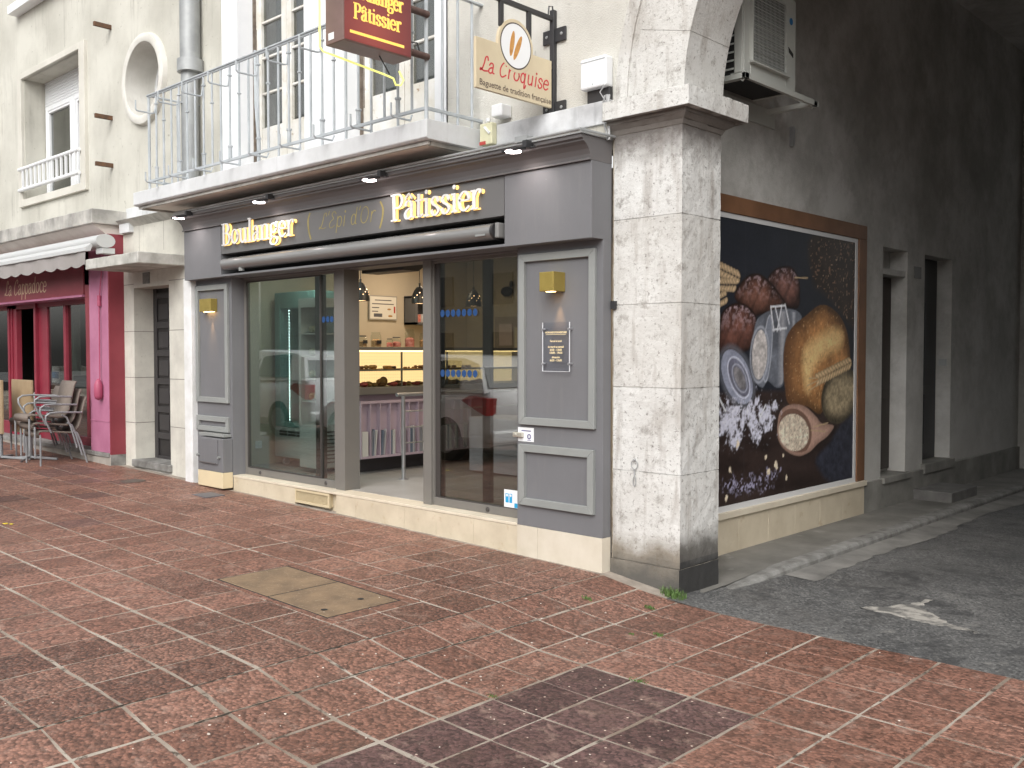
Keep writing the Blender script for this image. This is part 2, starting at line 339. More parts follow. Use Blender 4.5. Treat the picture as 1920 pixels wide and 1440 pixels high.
# glyph: advance, smooth strokes, closed strokes, straight strokes, serifs (x, y, half), dots
G = {
 'B': (.60, [[(.12,.72),(.36,.71),(.45,.56),(.36,.41),(.12,.38)],[(.12,.38),(.4,.375),(.51,.2),(.4,.02),(.12,0)]], [], [[(.14,0),(.14,.72)]], [(.1,0,.08),(.1,.72,.08)], []),
 'P': (.55, [[(.12,.72),(.38,.71),(.49,.54),(.38,.36),(.12,.35)]], [], [[(.14,0),(.14,.72)]], [(.14,0,.12),(.1,.72,.08)], []),
 'o': (.50, [], [el(.25,.24,.18,.235)], [], [], []),
 'u': (.55, [[(.13,.47),(.13,.14),(.19,.02),(.3,.01),(.42,.13)]], [], [[(.42,.47),(.42,0)]], [(.09,.47,.06),(.38,.47,.06),(.46,0,.06)], []),
 'l': (.27, [], [], [[(.13,0),(.13,.76)]], [(.13,0,.1),(.09,.76,.06)], []),
 'a': (.47, [[(.08,.37),(.14,.47),(.26,.48),(.33,.38),(.33,.07),(.44,.02)],[(.33,.29),(.18,.25),(.07,.14),(.1,.02),(.22,0),(.33,.1)]], [], [], [], []),
 'n': (.56, [[(.13,.34),(.22,.45),(.33,.48),(.42,.38),(.42,0)]], [], [[(.13,0),(.13,.47)]], [(.13,0,.1),(.42,0,.1),(.09,.47,.06)], []),
 'g': (.50, [[(.15,.18),(.09,.11),(.16,.04),(.36,.02),(.44,-.08),(.36,-.2),(.18,-.22),(.06,-.15),(.09,-.04),(.2,.02)],[(.33,.42),(.39,.49),(.46,.47)]], [el(.23,.32,.15,.15)], [], [], []),
 'e': (.46, [[(.07,.27),(.38,.27),(.36,.41),(.24,.49),(.1,.4),(.05,.24),(.1,.06),(.24,-.01),(.4,.08)]], [], [], [], []),
 'r': (.42, [[(.13,.3),(.2,.43),(.3,.49),(.38,.45)]], [], [[(.13,0),(.13,.47)]], [(.14,0,.11),(.09,.47,.06)], [(.36,.43,.05)]),
 't': (.34, [[(.16,.62),(.15,.1),(.2,.01),(.31,.05)]], [], [[(.04,.46),(.3,.46)]], [], []),
 'i': (.27, [], [], [[(.13,0),(.13,.47)]], [(.13,0,.1),(.09,.47,.06)], [(.13,.66,.06)]),
 's': (.41, [[(.33,.36),(.28,.46),(.17,.48),(.08,.39),(.13,.29),(.28,.2),(.34,.1),(.25,0),(.13,0),(.06,.12)]], [], [], [], []),
 'L': (.55, [[(.5,.58),(.44,.73),(.32,.68),(.27,.4),(.18,.12),(.06,.03),(.08,.12),(.28,.03),(.54,.06)]], [], [], [], []),
 'C': (.56, [[(.44,.56),(.5,.68),(.38,.74),(.2,.62),(.08,.36),(.12,.08),(.27,-.01),(.5,.12)]], [], [], [], []),
 'E': (.5, [[(.46,.62),(.32,.74),(.17,.62),(.3,.42),(.13,.3),(.06,.12),(.2,0),(.44,.1)]], [], [], [], []),
 'O': (.62, [], [el(.3,.36,.24,.36)], [], [], []),
 'c': (.42, [[(.37,.4),(.24,.49),(.09,.38),(.06,.15),(.2,0),(.38,.08)]], [], [], [], []),
 'd': (.47, [[(.37,.76),(.35,.1),(.44,.02)]], [el(.2,.24,.14,.235)], [], [], []),
 'p': (.46, [], [el(.25,.24,.15,.235)], [[(.1,.5),(.1,-.25)]], [], []),
 'q': (.47, [[(.36,.48),(.35,-.2),(.42,-.22),(.46,-.1)]], [el(.2,.24,.14,.235)], [], [], []),
 "'": (.16, [], [], [[(.12,.78),(.07,.62)]], [], []),
 '(': (.25, [[(.16,.8),(.04,.55),(.08,.2),(.2,-.12)]], [], [], [], []),
 ')': (.25, [[(.06,.8),(.2,.55),(.16,.2),(.02,-.12)]], [], [], [], []),
 ' ': (.28, [], [], [], [], []),
}
def pen(b, text, o, r, u, n, size, wx, wy, depth=0, slant=0, serif=True, width=None, track=0):
    """text as pen strokes; o baseline start, r/u/n unit vectors; width fits the run of text"""
    o, r, u, n = map(Vector, (o, r, u, n)); X = 0; k = 0; glyphs = []
    for ch in text:
        key = {'â': 'a'}.get(ch, ch); g = G[key]; glyphs.append((X, g, ch)); X += g[0] + track
    sx = size if width is None else width / X
    def P(x, y, h): return o + r*(x*sx + slant*y*size) + u*(y*size) + n*h
    for X0, g, ch in glyphs:
        runs = [cr(q) for q in g[1]] + [cr(q, True) for q in g[2]] + [[Vector(p) for p in q] for q in g[3]]
        if ch == 'â': runs.append([Vector((.08,.56)), Vector((.22,.70)), Vector((.36,.56))])
        if serif: runs += [[Vector((x-h, y)), Vector((x+h, y))] for x, y, h in g[4]]
        for q in runs:
            q = [Vector((p.x + X0, p.y)) for p in q]; m = len(q); L = []; Rr = []; k += 1
            for i, p in enumerate(q):
                t = q[min(i+1, m-1)] - q[max(i-1, 0)]
                t = Vector((t.x*sx, t.y*size)); t = t.normalized() if t.length > 1e-9 else Vector((1,0))
                hw = math.sqrt((wx*t.y)**2 + (wy*t.x)**2)/2
                nn = Vector((-t.y, t.x))
                if i in (0, m-1):
                    e = t*(wy/2 if i else -wy/2)*.8
                else: e = Vector((0,0))
                L.append((p.x*sx + (nn.x*hw + e.x)*size, p.y*size + (nn.y*hw + e.y)*size))
                Rr.append((p.x*sx - (nn.x*hw - e.x)*size, p.y*size - (nn.y*hw - e.y)*size))
            h1 = depth + k*.00004 if depth else k*.00003; vs = []
            def Q(a, h): return o + r*(a[0] + slant*a[1]) + u*a[1] + n*h
            for i in range(m): vs += [Q(L[i], h1), Q(Rr[i], h1)]
            fs = [[2*i, 2*i+1, 2*i+3, 2*i+2] for i in range(m-1)]
            if depth:
                c = len(vs)
                for i in range(m): vs += [Q(L[i], 0), Q(Rr[i], 0)]
                fs += [[2*i, 2*i+2, c+2*i+2, c+2*i] for i in range(m-1)] + [[2*i+1, 2*i+3, c+2*i+3, c+2*i+1] for i in range(m-1)]
                fs += [[0, 1, c+1, c], [2*m-2, 2*m-1, c+2*m-1, c+2*m-2]]
            b.add(vs, fs)
        for x, y, rr in g[5]:
            if not serif and rr == .05: continue
            k += 1; vs = []; kk = 14
            for h in ((depth + k*.00004, 0) if depth else (k*.00003,)):
                for j in range(kk):
                    a = 2*math.pi*j/kk
                    vs.append(o + r*((x+X0)*sx + rr*size*math.cos(a) + slant*y*size) + u*((y*size) + rr*size*math.sin(a)) + n*h)
            fs = [list(range(kk))]
            if depth: fs += [[j, (j+1) % kk, kk+(j+1) % kk, kk+j] for j in range(kk)]
            b.add(vs, fs)
    return X*sx
def sans(b, text, o, r, u, size, width=None, align='LEFT', h=0., bold=0.):
    cu = bpy.data.curves.new('t', 'FONT'); cu.body = text; cu.size = size; cu.align_x = align; cu.offset = bold
    cu.resolution_u = 3
    ob = bpy.data.objects.new('t', cu); COL.objects.link(ob)
    dg = bpy.context.evaluated_depsgraph_get(); me = bpy.data.meshes.new_from_object(ob.evaluated_get(dg))
    xs = [v.co.x for v in me.vertices]
    if xs:
        k = width/(max(xs)-min(xs)) if width else 1
        o, r, u = Vector(o), Vector(r), Vector(u); n = r.cross(u)
        b.add([o + r*v.co.x*k + u*v.co.y + n*h for v in me.vertices], [list(p.vertices) for p in me.polygons])
    bpy.data.objects.remove(ob); bpy.data.curves.remove(cu); bpy.data.meshes.remove(me)

def g(x, y=0):      # ground height
    return float(np.interp(x, [-30,-14,-5.14,0,.6,1.2,12], [.4,.25,.092,0,-.09,-.11,-.13]))

# ------------------------------------------------------------------ camera, sky, sun
cam = bpy.data.cameras.new('camera'); co = bpy.data.objects.new('camera', cam); COL.objects.link(co)
cam.sensor_width = 36; cam.lens = 36*1789/1920; cam.clip_start = .05; cam.clip_end = 300
F = Vector((-0.68802614, 0.72493695, -0.0329614)).normalized()
rt = F.cross(Vector((0,0,1))).normalized(); up = rt.cross(F)
mw = Matrix((rt, up, -F)).transposed().to_4x4(); mw.translation = (4.28578, -5.47192, 1.6)
co.matrix_world = mw; S.camera = co
W = bpy.data.worlds.new('World'); S.world = W; W.use_nodes = True; nt = W.node_tree
sky = N(nt, 'ShaderNodeTexSky', sky_type='NISHITA'); sky.sun_disc = False
SE, SR = R(40), R(150)
sky.sun_elevation = SE; sky.sun_rotation = SR; sky.air_density = 1.5; sky.dust_density = 4
hs = N(nt, 'ShaderNodeHueSaturation'); hs.inputs['Saturation'].default_value = .12
nt.links.new(sky.outputs[0], hs.inputs['Color']); bg = nt.nodes['Background']
nt.links.new(hs.outputs[0], bg.inputs[0]); bg.inputs[1].default_value = .15
sl = bpy.data.lights.new('sun', 'SUN'); sl.energy = 1.0; sl.angle = R(50); sl.color = (1,.985,.965)
so = bpy.data.objects.new('sun', sl); COL.objects.link(so)
sd = Vector((math.sin(SR)*math.cos(SE), math.cos(SR)*math.cos(SE), math.sin(SE)))
so.rotation_euler = (-sd).to_track_quat('-Z', 'Y').to_euler()
S.view_settings.view_transform = 'Standard'; S.view_settings.look = 'None'; S.view_settings.exposure = .55

# ------------------------------------------------------------------ ground
def sheet(xs, ys, zf):
    b = B(); n = len(ys)
    b.add([(x, y, zf(x, y)) for x in xs for y in ys],
          [[i*n+j, (i+1)*n+j, (i+1)*n+j+1, i*n+j+1] for i in range(len(xs)-1) for j in range(n-1)]); return b
def struct(name, b, m, **k): o = link(name, b, m, **k); o['kind'] = 'structure'; return o
xj = [.04-.3525*k for k in range(1, 58)][::-1] + [.04, .36, .685, 1.02, 1.35] + [1.35+.3525*k for k in range(1, 22)]
g0 = g; gxj = [-60]+xj+[12, 60]; gzj = [g0(q) for q in gxj]
def g(x, y=0): return float(np.interp(x, gxj, gzj))
struct('ground', sheet([-60,-30,-14,-5.14,0,.6,1.2,12,60], [-60,-9.2], lambda x, y: g(x)-.03), M['asphalt'])
struct('courtyard_ground', sheet([-30,.1,4,30], [14.45,25,60], lambda x, y: -.14), M['asphalt'])
struct('pavement_bed', sheet([-30]+xj+[12], [-9.2,-6,-3,-.2,-.045], lambda x, y: g(x)-.0035), M['grout'])
struct('pavement_verge', sheet([-30,-14,-8,-5.14,-2.5,0,.3,.6], [-.045,.3], lambda x, y: g(x)-.006), mat('verge_cement', (.36,.31,.26), (.2,.17,.14), 6, .9, bmp=.5, bscale=70))
# joints measured on the photograph: 0.35 m tiles, aligned with the facade
xj = [.04-.3525*k for k in range(1, 58)][::-1] + [.04, .36, .685, 1.02, 1.35] + [1.35+.3525*k for k in range(1, 22)]
yj = [-.045-.3535*k for k in range(0, 26)]
def tiles():
    me = bpy.data.meshes.new('pavement'); V = []; Fc = []; tint = []; crs = []; drk = []
    gx = {x: rnd.uniform(.007, .012) for x in xj}; gy = {y: rnd.uniform(.005, .012) for y in yj}
    for q in xj:
        if q > 1.3: gx[q] = rnd.uniform(.006, .010)
    seam = .04; first = [x for x in xj if x > -10][0]
    strips = [(-1.72,-1.40,-1.543,-1.466),(-1.39,-1.05,-1.543,-1.466),(-1.04,-.69,-1.543,-1.466),(-.68,-.32,-1.543,-1.466),(-1.712,-1.40,-2.160,-2.124),(-1.39,-1.05,-2.160,-2.124),(-1.04,-.69,-2.160,-2.124),(-.68,-.32,-2.160,-2.124),(-.424,-.32,-1.80,-1.55),(-.424,-.32,-2.116,-1.812)]
    for i in range(len(xj)-1):
        for j in range(len(yj)-1):
            x0, x1, y1, y0 = xj[i], xj[i+1], yj[j], yj[j+1]
            d = math.hypot(x0-4.3, y0+5.5)
            if x0 > 6 or x0 < -19: continue
            if -1.76 < (x0+x1)/2 < -.43 and -2.12 < (y0+y1)/2 < -1.55: continue
            a = x0+gx[xj[i]]+rnd.uniform(-.002,.002); b_ = x1-gx[xj[i+1]]+rnd.uniform(-.002,.002)
            c = y0+gy[yj[j+1]]+rnd.uniform(-.002,.002); e = y1-gy[yj[j]]+rnd.uniform(-.002,.002)
            cx, cy = (a+b_)/2, (c+e)/2
            coarse = 1. if -.99 < cx < .04 and cy > -6 else (.5 if cx > .04 and cx < 1.02 else .18)
            if cx < -.99: coarse = .12 if rnd.random() > .08 else .8
            dark = 1. if (1.02 < cx < 2.09 and cy < -1.47) else 0.
            if cx < -4.2 and cy > -2.2 and rnd.random() < .12: dark = .6
            if dark == 1.: coarse = .3
            # split some red tiles in two courses as in the photograph
            parts = [(a, b_, c, e)]
            if x0 == first and j == 6: parts += strips
            t0 = rnd.random()
            for (pa, pb, pc, pe) in parts:
                cx, cy = (pa+pb)/2, (pc+pe)/2; z = rnd.uniform(-.0012, .0012); tx = rnd.uniform(-.002, .002)/.35; ty = rnd.uniform(-.002, .002)/.35
                n = len(V); mx = [pa, (pa*2+pb)/3, (pa+2*pb)/3, pb]; my = [pc, (pc*2+pe)/3, (pc+2*pe)/3, pe]
                near = d < 7
                jt = .0035 if near else .001
                # ring of outer points with slight irregularity
                ring = [(mx[0],my[0]),(mx[1],my[0]),(mx[2],my[0]),(mx[3],my[0]),(mx[3],my[1]),(mx[3],my[2]),(mx[3],my[3]),(mx[2],my[3]),(mx[1],my[3]),(mx[0],my[3]),(mx[0],my[2]),(mx[0],my[1])]
                ring = [(p[0]+rnd.uniform(-jt,jt), p[1]+rnd.uniform(-jt,jt)) for p in ring]
                def h(x, y): return g(x)+z+tx*(x-cx)+ty*(y-cy)
                for s_, dz in ((1., -.010), (1., -.0035), (.985, 0.)):
                    for p in ring:
                        x = cx+(p[0]-cx)*s_; y = cy+(p[1]-cy)*s_; V.append((x, y, h(x, y)+dz))
                m = 12
                for q in range(2):
                    for k in range(m): Fc.append([n+q*m+k, n+q*m+(k+1) % m, n+(q+1)*m+(k+1) % m, n+(q+1)*m+k])
                Fc.append([n+2*m+k for k in range(m)])
                cx, cy = (pa+pb)/2, (pc+pe)/2; tv = min(1, max(0, t0+rnd.uniform(-.1,.1)))
                for _ in range(2*m+1): tint.append(tv); crs.append(coarse); drk.append(dark)
    me.from_pydata(V, [], Fc)
    for nm, arr in (('tint', tint), ('coarse', crs), ('dark', drk)):
        at = me.attributes.new(nm, 'FLOAT', 'FACE'); at.data.foreach_set('value', arr)
    me.materials.append(M['tiles']); o = bpy.data.objects.new('pavement', me); COL.objects.link(o); o['kind'] = 'structure'
tiles()
# open cracked joints where the paving dips
M['joint_dark'] = mat('open_joint', (.03,.022,.017), (.06,.05,.035), 30, .9)
for x_, ya, yb in ((.04,-4.0,-.5),(.36,-3.4,-1.0)):
    b = B(); q = random.Random(int(x_*100)); vs = []; y = ya; k = 0
    while y < yb:
        w = q.uniform(.001,.009)*(1 if q.random() > .25 else .1); o_ = q.uniform(-.004,.004); vs += [(x_+o_-w,y,g(x_)-.0012),(x_+o_+w,y,g(x_)-.0012)]; y += .03; k += 1
    b.add(vs, [[2*i,2*i+1,2*i+3,2*i+2] for i in range(k-1)]); struct('pavement_joint', b, M['joint_dark'])
# carriageway under the arch, kerb, gutter and narrow walk
def wob(x0, ys, amp, seed):
    q = random.Random(seed); return [(x0+q.uniform(-amp, amp), y) for y in ys]
ys = [-.045] + [.05+.12*k for k in range(116)]
edge = wob(1.03, ys, .03, 3)
struct('road', sheet([.30,.6,.9,1.3,1.8,2.6,3.9,6], [-.045,.2,.6,1,2,4,8,14.5], lambda x, y: g(max(x,.55))-.004-(.012 if y > .3 else 0)), M['asphalt'])
b = B(); vs = []
for i, (x, y) in enumerate(edge[11:]): vs += [(.79, y, -.106), (x+.03*math.sin(y*2.1), y, g(1)-.012)]
b.add(vs, [[2*i, 2*i+1, 2*i+3, 2*i+2] for i in range(len(vs)//2-1)]); struct('gutter', b, M['gutter'])
b = B()
yk = .62
q = random.Random(5)
b.prism([(.665,-.2),(.79,-.2),(.792,-.078),(.78,-.058),(.76,-.052),(.665,-.056)], lambda x, z: (x-.04, .50, z-.055), lambda x, z: (x, 1.35, z))
while yk < 14:
    L = 1.35-yk if yk < 1 else q.uniform(.9, 1.1)
    if yk >= 1:
        w = q.uniform(-.004,.004)
        b.prism([(.665,-.2),(.79+w,-.2),(.792+w,-.078),(.78+w,-.058),(.76+w,-.052),(.665,-.056)], lambda x, z: (x, yk+.003, z), lambda x, z: (x, yk+L-.003, z))
    yk += L
struct('kerb', b, M['kerb'])
struct('passage_sidewalk', sheet([-.1,.2,.45,.67], [.3,.62,1.0,1.35,3,6,10,14.4], lambda x, y: -.092 if y < .7 else (-.075 if y < 1.2 else -.058)), M['sidewalk'])
# pale cement patch in the asphalt: an irregular ragged shape
def ragged(pts, z, seed, amp=.02, n=5):
    q = random.Random(seed); P = cr(pts, True, n); return [(p.x+q.uniform(-amp,amp), p.y+q.uniform(-amp,amp), z) for p in P]
b = B(); rg = ragged([(1.60,.80),(1.72,.97),(1.80,1.15),(1.83,1.34),(1.86,1.30),(1.88,1.1),(2.0,.98),(2.15,.83),(2.36,.72),(2.2,.74),(2.02,.745),(1.85,.775)], -.1165, 4, .022)
b.prism([(p[0], p[1]) for p in rg], lambda x, y: (x, y, -.135), lambda x, y: (x, y, -.1245))
struct('cement_patch', b, M['patch'])
# inspection cover with two concrete slabs
mh = thing('manhole_cover', 'pair of tan concrete inspection slabs set in the red tiles', 'manhole cover', (-1.08,-1.84,.02))
for x0, x1 in ((-1.706,-1.094), (-1.080,-.438)):
    b = B(); vs = [(x0,-2.108,g(x0)+.001),(x1,-2.108,g(x1)+.001),(x1,-1.560,g(x1)+.001),(x0,-1.560,g(x0)+.001)]
    b.add(vs+[(v[0],v[1],v[2]-.04) for v in vs], [(0,1,2,3),(0,4,5,1),(1,5,6,2),(2,6,7,3),(3,7,4,0)])
    s_ = part('slab', b, M['manhole'], mh, bev=.005)
for x, y in ((-.62,-1.72),(-.58,-2.03)):
    part('lifting_hole', B().lathe((x, y, g(x)+.0025), [(0,0),(.016,.0),(.022,.0005)], 12), M['dark'], mh)
b = B(); vs = [(x,y,g(x)-.0015) for x,y in ((-1.72,-2.122),(-.425,-2.122),(-.425,-1.546),(-1.72,-1.546))]; b.add(vs+[(v[0],v[1],v[2]-.03) for v in vs], [(0,1,2,3),(0,4,5,1),(1,5,6,2),(2,6,7,3),(3,7,4,0)])
part('rim', b, M['dark'], mh)
# small grey cast drain cover near the cabinet and round cap
one('drain_cover', B().box(-5.12,-4.82,-.50,-.28,.082,.0965), mat('dark_grate', (.12,.115,.125), None, rough=.5), 'small dark square drain cover beside the grey meter cabinet', 'drain cover')
one('valve_cap', B().lathe((-6.45,-.52,g(-6.45)+.004), [(0,.001),(.13,.001),(.14,-.004)], 24), mat('cast_iron_cap', (.07,.055,.05), (.12,.09,.07), 30, .5), 'round rusty valve cap in the tiles before the stone doorway', 'valve cap')

# grass tufts growing in the joints
M['grass'] = mat('weed_green', (.065,.13,.03), (.12,.19,.05), 30, .7)
def tuft(x, y, r, h, n, label, seed):
    q = random.Random(seed); b = B()
    for i in range(n):
        a = q.uniform(0, 6.28); d = q.uniform(0, r); px, py = x+d*math.cos(a)*1.5, y+d*math.sin(a)*.8
        z = g(px); hh = h*q.uniform(.5, 1.1); ln = q.uniform(.1, .7)*hh; w = q.uniform(.0012,.003); t = q.uniform(0, 6.28)
        dx, dy = math.cos(t), math.sin(t)
        b.add([(px-dy*w, py+dx*w, z-.01), (px+dy*w, py-dx*w, z-.01), (px+dx*ln*.4+dy*w, py+dy*ln*.4-dx*w, z+hh*.6), (px+dx*ln*.4-dy*w, py+dy*ln*.4+dx*w, z+hh*.6), (px+dx*ln, py+dy*ln, z+hh)], [(0,1,2,3),(3,2,4)])
    return one('grass_tuft', b, M['grass'], label, 'grass tuft', 'weeds in the pavement joints')
for a in ((.60,.035,.07,.055,230,'bushy green grass tuft at the foot of the stone pillar',1),
          (.30,-.54,.03,.014,70,'low weed in a joint left of the pillar tuft',2),
          (.64,-.31,.03,.018,80,'small weed just in front of the pillar tuft',3),
          (.88,-.84,.015,.010,35,'tiny sprig between cracked tiles near the middle weed',5),
          (1.0,-.73,.026,.014,80,'round weed in the cracked tiles right of the tiny sprig',6),
          (1.38,-1.45,.04,.008,70,'flat yellowish weed at the top edge of the dark tiles',7),
          (1.0,-2.15,.025,.008,50,'flat weed beside the left edge of the dark tiles',9)): tuft(*a)
# yellow litter and pale crumbs
b = B(); b.ball((-4.74,-2.47,.089), .03, 1.1,.8,.12, 5, .5); b.ball((-4.68,-2.44,.089), .022, 1,.8,.12, 5, .5)
one('fallen_leaf', b, mat('yellow_leaf', (.75,.6,.04), None, rough=.6), 'bright yellow leaf scrap on the pavement at far left', 'leaf')
b = B(); q = random.Random(9)
for i in range(120):
    x, y = q.uniform(-4, 3.4), q.uniform(-4.2, -.1)
    b.ball((x, y, g(x)+.002), q.uniform(.002,.006), 1, q.uniform(.6,1), .4, 3, .6)
for i in range(50):
    x, y = q.gauss(.55,.25), q.gauss(-2.6,1.1)
    if y < -.06: b.ball((x, y, g(x)+.002), q.uniform(.003,.009), 1, q.uniform(.6,1), .35, 3, .6)
o = link('crumbs', b, mat('mortar_crumb', (.62,.55,.48), None, rough=.9)); o['kind'] = 'stuff'; o['label'] = 'pale mortar crumbs scattered over the tiles'; o['category'] = 'crumbs'

# ------------------------------------------------------------------ apartment building
bld = thing('apartment_building', 'old cream rendered apartment building with stone arch over a passage', 'building', (-4,.2,0))
Yw = .18
def holed(outer, holes, f0, f1, b):
    """sheet with holes at f0, with hole sides running back to f1"""
    pts = [outer] + holes; tri = tessellate_polygon([[Vector((p[0], p[1], 0)) for p in q] for q in pts])
    flat = [p for q in pts for p in q]; n = len(flat)
    b.add([f0(*p) for p in flat], [list(t) for t in tri])
    for q in holes:
        m = len(q); b.add([f0(*p) for p in q]+[f1(*p) for p in q], [[i, (i+1) % m, m+(i+1) % m, m+i] for i in range(m)])
def circ(cx, cz, r, n=40): return [(cx+r*math.cos(2*math.pi*i/n), cz+r*math.sin(2*math.pi*i/n)) for i in range(n)]
def rect(x0, x1, z0, z1): return [(x0,z0),(x1,z0),(x1,z1),(x0,z1)]
wf = lambda y: (lambda x, z: (x, y, z))
# upper wall: left stretch, with window, round window; two balcony doors sit in a white bay
b = B()
holed([(-16,3.45),(-5.584,3.45),(-5.584,9),(-16,9)], [rect(-11.55,-9.39,3.98,5.84), rect(-11.2,-9.6,6.98,8.6), circ(-7.46,5.05,.475)], wf(Yw), wf(.58), b)
part('rendered_wall', b, M['plaster'], bld)
# right stretch with arch opening
AX, AZ, AR = 2.216, 3.42, 1.6
arc = [(AX+2.2*math.cos(a*math.pi/32), AZ+2.2*math.sin(a*math.pi/32)) for a in range(33)]
b = B(); poly = [(-1.848,3.42)] + [(AX-2.2, 3.42)] + arc[::-1][1:-1] + [(AX+2.2,3.42),(10,3.42),(10,9),(-1.848,9)]
b.prism(poly, wf(Yw+.004), wf(.5)); part('roughcast_wall', b, M['plaster_pale'], bld)
b = B(); holed([(-5.584,3.45),(-1.848,3.45),(-1.848,9),(-5.584,9)], [rect(-5.25,-3.975,3.46,6.3), rect(-3.315,-2.0,3.46,6.3)], wf(Yw-.012), wf(.44), b)
part('white_bay', b, M['concrete'] if False else mat('white_render', (.80,.81,.82), (.73,.74,.76), 2, .8, bmp=.2, streak=((.5,.5,.5), .4, .58)), bld)
# black inner box added to keep sky light out of upper floor and shop
b = B(); b.box(-16,-.0,.62,.66,3.5,9); b.box(-16,10,.18,9,9,9.2); b.box(-16,-15.9,.2,9,0,9); b.box(4.1,10,14.5,14.7,-.2,9)
part('inner_wall', b, M['dark'], bld)
# stone string course
part('string_course', B().box(-7.9,-6.3,.10,.2,3.29,3.46), M['concrete'], bld, bev=.006); part('string_course', B().box(-1.33,-.02,.10,.2,3.275,3.445), mat('stained_course', (.66,.67,.68), (.40,.40,.41), 3.2, .85, bmp=.4, bscale=50, streak=((.2,.2,.2), .8, .5)), bld, bev=.006)
b = B(); b.prism([(-.15,3.2),(.09,3.2),(.2,3.285),(-.15,3.285)], lambda x, z: (-7.9, -x+.35-.2, z), lambda x, z: (-6.0, -x+.35-.2, z)); part('course_moulding', b, M['cornice_dirty'], bld)
b = B(); b.box(-6.3,-.02,.12,.3,3.08,3.29); part('lintel_band', b, M['stone_clean'], bld)
# casement window with white surround
w = B(); w.frame(-11.72,-9.21,3.87,5.93,.12,.12,.30); 
w2 = B(); w2.box(-11.72,-11.56,.13,.2,3.87,5.93); w2.box(-9.39,-9.21,.13,.2,3.87,5.93); w2.box(-11.56,-9.39,.13,.2,5.84,5.93); w2.box(-11.56,-9.39,.13,.2,3.87,3.98)
win = part('window', w2, mat('window_surround_stone', (.62,.60,.54), (.54,.52,.46), 2, .85, bmp=.2, streak=((.3,.28,.25), .5, .55)), bld, bev=.006)
b = B(); b.frame(-11.52,-9.42,3.99,5.45,.06,.48,.56); b.box(-10.56,-10.38,.47,.55,4.0,5.42); b.frame(-11.46,-10.56,4.05,5.4,.045,.49,.54); b.frame(-10.38,-9.48,4.05,5.4,.045,.49,.54)
part('frame', b, M['white_paint'], win, bev=.006)
b = B(); b.box(-11.4,-9.5,.525,.53,4.05,5.4); part('pane', b, M['glass_tint'], win)
b = B(); b.box(-11.5,-9.45,.56,.58,4.0,5.45); part('curtain', b, mat('window_interior', (.12,.13,.12), (.05,.05,.05), 1.5, .9), win)
b = B()
for k in range(10): z = 5.43+.042*k; b.prism([(.0,z),(.012,z+.006),(.016,z+.021),(.012,z+.036),(0,z+.042)], lambda y, q: (-11.54, .50-y, q), lambda y, q: (-9.40, .50-y, q))
part('roller_shutter', b, M['white'], win)
b = B()
for z in (4.12, 4.44): b.tube([(-11.6,.10,z),(-9.34,.10,z)], .028, 10)
for k in range(13): x = -11.44+.165*k; b.box(x-.014,x+.014,.085,.115,4.12,4.44)
part('guard_rail', b, M['white_paint'], win)
# upper neighbour window: only its sill block shows
b = B(); b.box(-11.75,-9.3,.02,.2,6.85,6.98); b.box(-11.3,-9.5,.30,.34,6.98,8.7); win2 = part('window', b, M['white'], bld, bev=.006)
# round window
b = B(); b.lathe((-7.46,.18,5.05), [(.46,.34),(.46,-.06),(.50,-.075),(.56,-.06),(.575,-.0),(.575,.03)], 48, 'y')
rw = part('round_window', b, mat('oculus_surround', (.66,.645,.60), (.55,.53,.48), 3, .8, bmp=.25, streak=((.3,.27,.24), .6, .56)), bld, smooth=50)
b = B(); b.lathe((-7.46,.52,5.05), [(.46,.05),(.46,-.0),(.40,-.0),(.40,.05)], 40, 'y'); b.box(-7.475,-7.445,.52,.55,4.65,5.45); b.box(-7.86,-7.06,.52,.55,5.035,5.065)
part('frame', b, M['white_paint'], rw)
b = B(); b.prism(circ(-7.46,5.05,.42), wf(.555), wf(.57)); part('pane', b, mat('dark_pane', (.06,.065,.07), None, rough=.08), rw)
# balcony doors
M['lace'] = mat('net_curtain', (.52,.50,.55), (.42,.40,.45), 2, .9)
for x0, x1, nm in ((-5.25,-3.975,0), (-3.315,-2.0,1)):
    b = B(); y0, y1 = .40, .46; b.frame(x0, x1, 3.46, 6.3, .05, y0, y1)
    fd = part('balcony_door', b, M['old_white'], bld, bev=.004)
    cx = (x0+x1)/2
    for a, c in ((x0+.055, cx-.004), (cx+.004, x1-.055)):
        b = B(); b.box(a, a+.09, y0-.02, y1-.02, 3.5, 6.2); b.box(c-.09, c, y0-.02, y1-.02, 3.5, 6.2)
        b.box(a+.09, c-.09, y0-.015, y1-.02, 3.5, 4.09)
        for z in (4.47, 4.86, 5.25, 5.64): b.box(a+.09, c-.09, y0-.012, y1-.03, z-.012, z+.012)
        b.box(a+.09, c-.09, y0-.02, y1-.02, 6.05, 6.2)
        lf = part('leaf', b, M['old_white'], fd, bev=.004)
        part('pane', B().box(a+.09, c-.09, .415, .42, 4.09, 6.05), M['glass_tint'], lf)
    b = B(); n = 60; vs = []
    for i in range(n+1):
        x = x0+.06+(x1-x0-.12)*i/n; y = .50+.012*math.sin(i*1.3); vs += [(x,y,4.05),(x,y,6.1)]
    b.add(vs, [[2*i,2*i+2,2*i+3,2*i+1] for i in range(n)]); part('curtain', b, M['lace'], fd)
    b = B(); b.box(x0+.002, x0+.012, .36, .40, 3.47, 6.2); b.tube([(x0+.045,.385,4.0),(x0+.045,.385,5.2)], .008, 6); part('espagnolette', b, mat('old_brown_paint', (.24,.20,.16), (.13,.10,.08), 14, .7), fd)
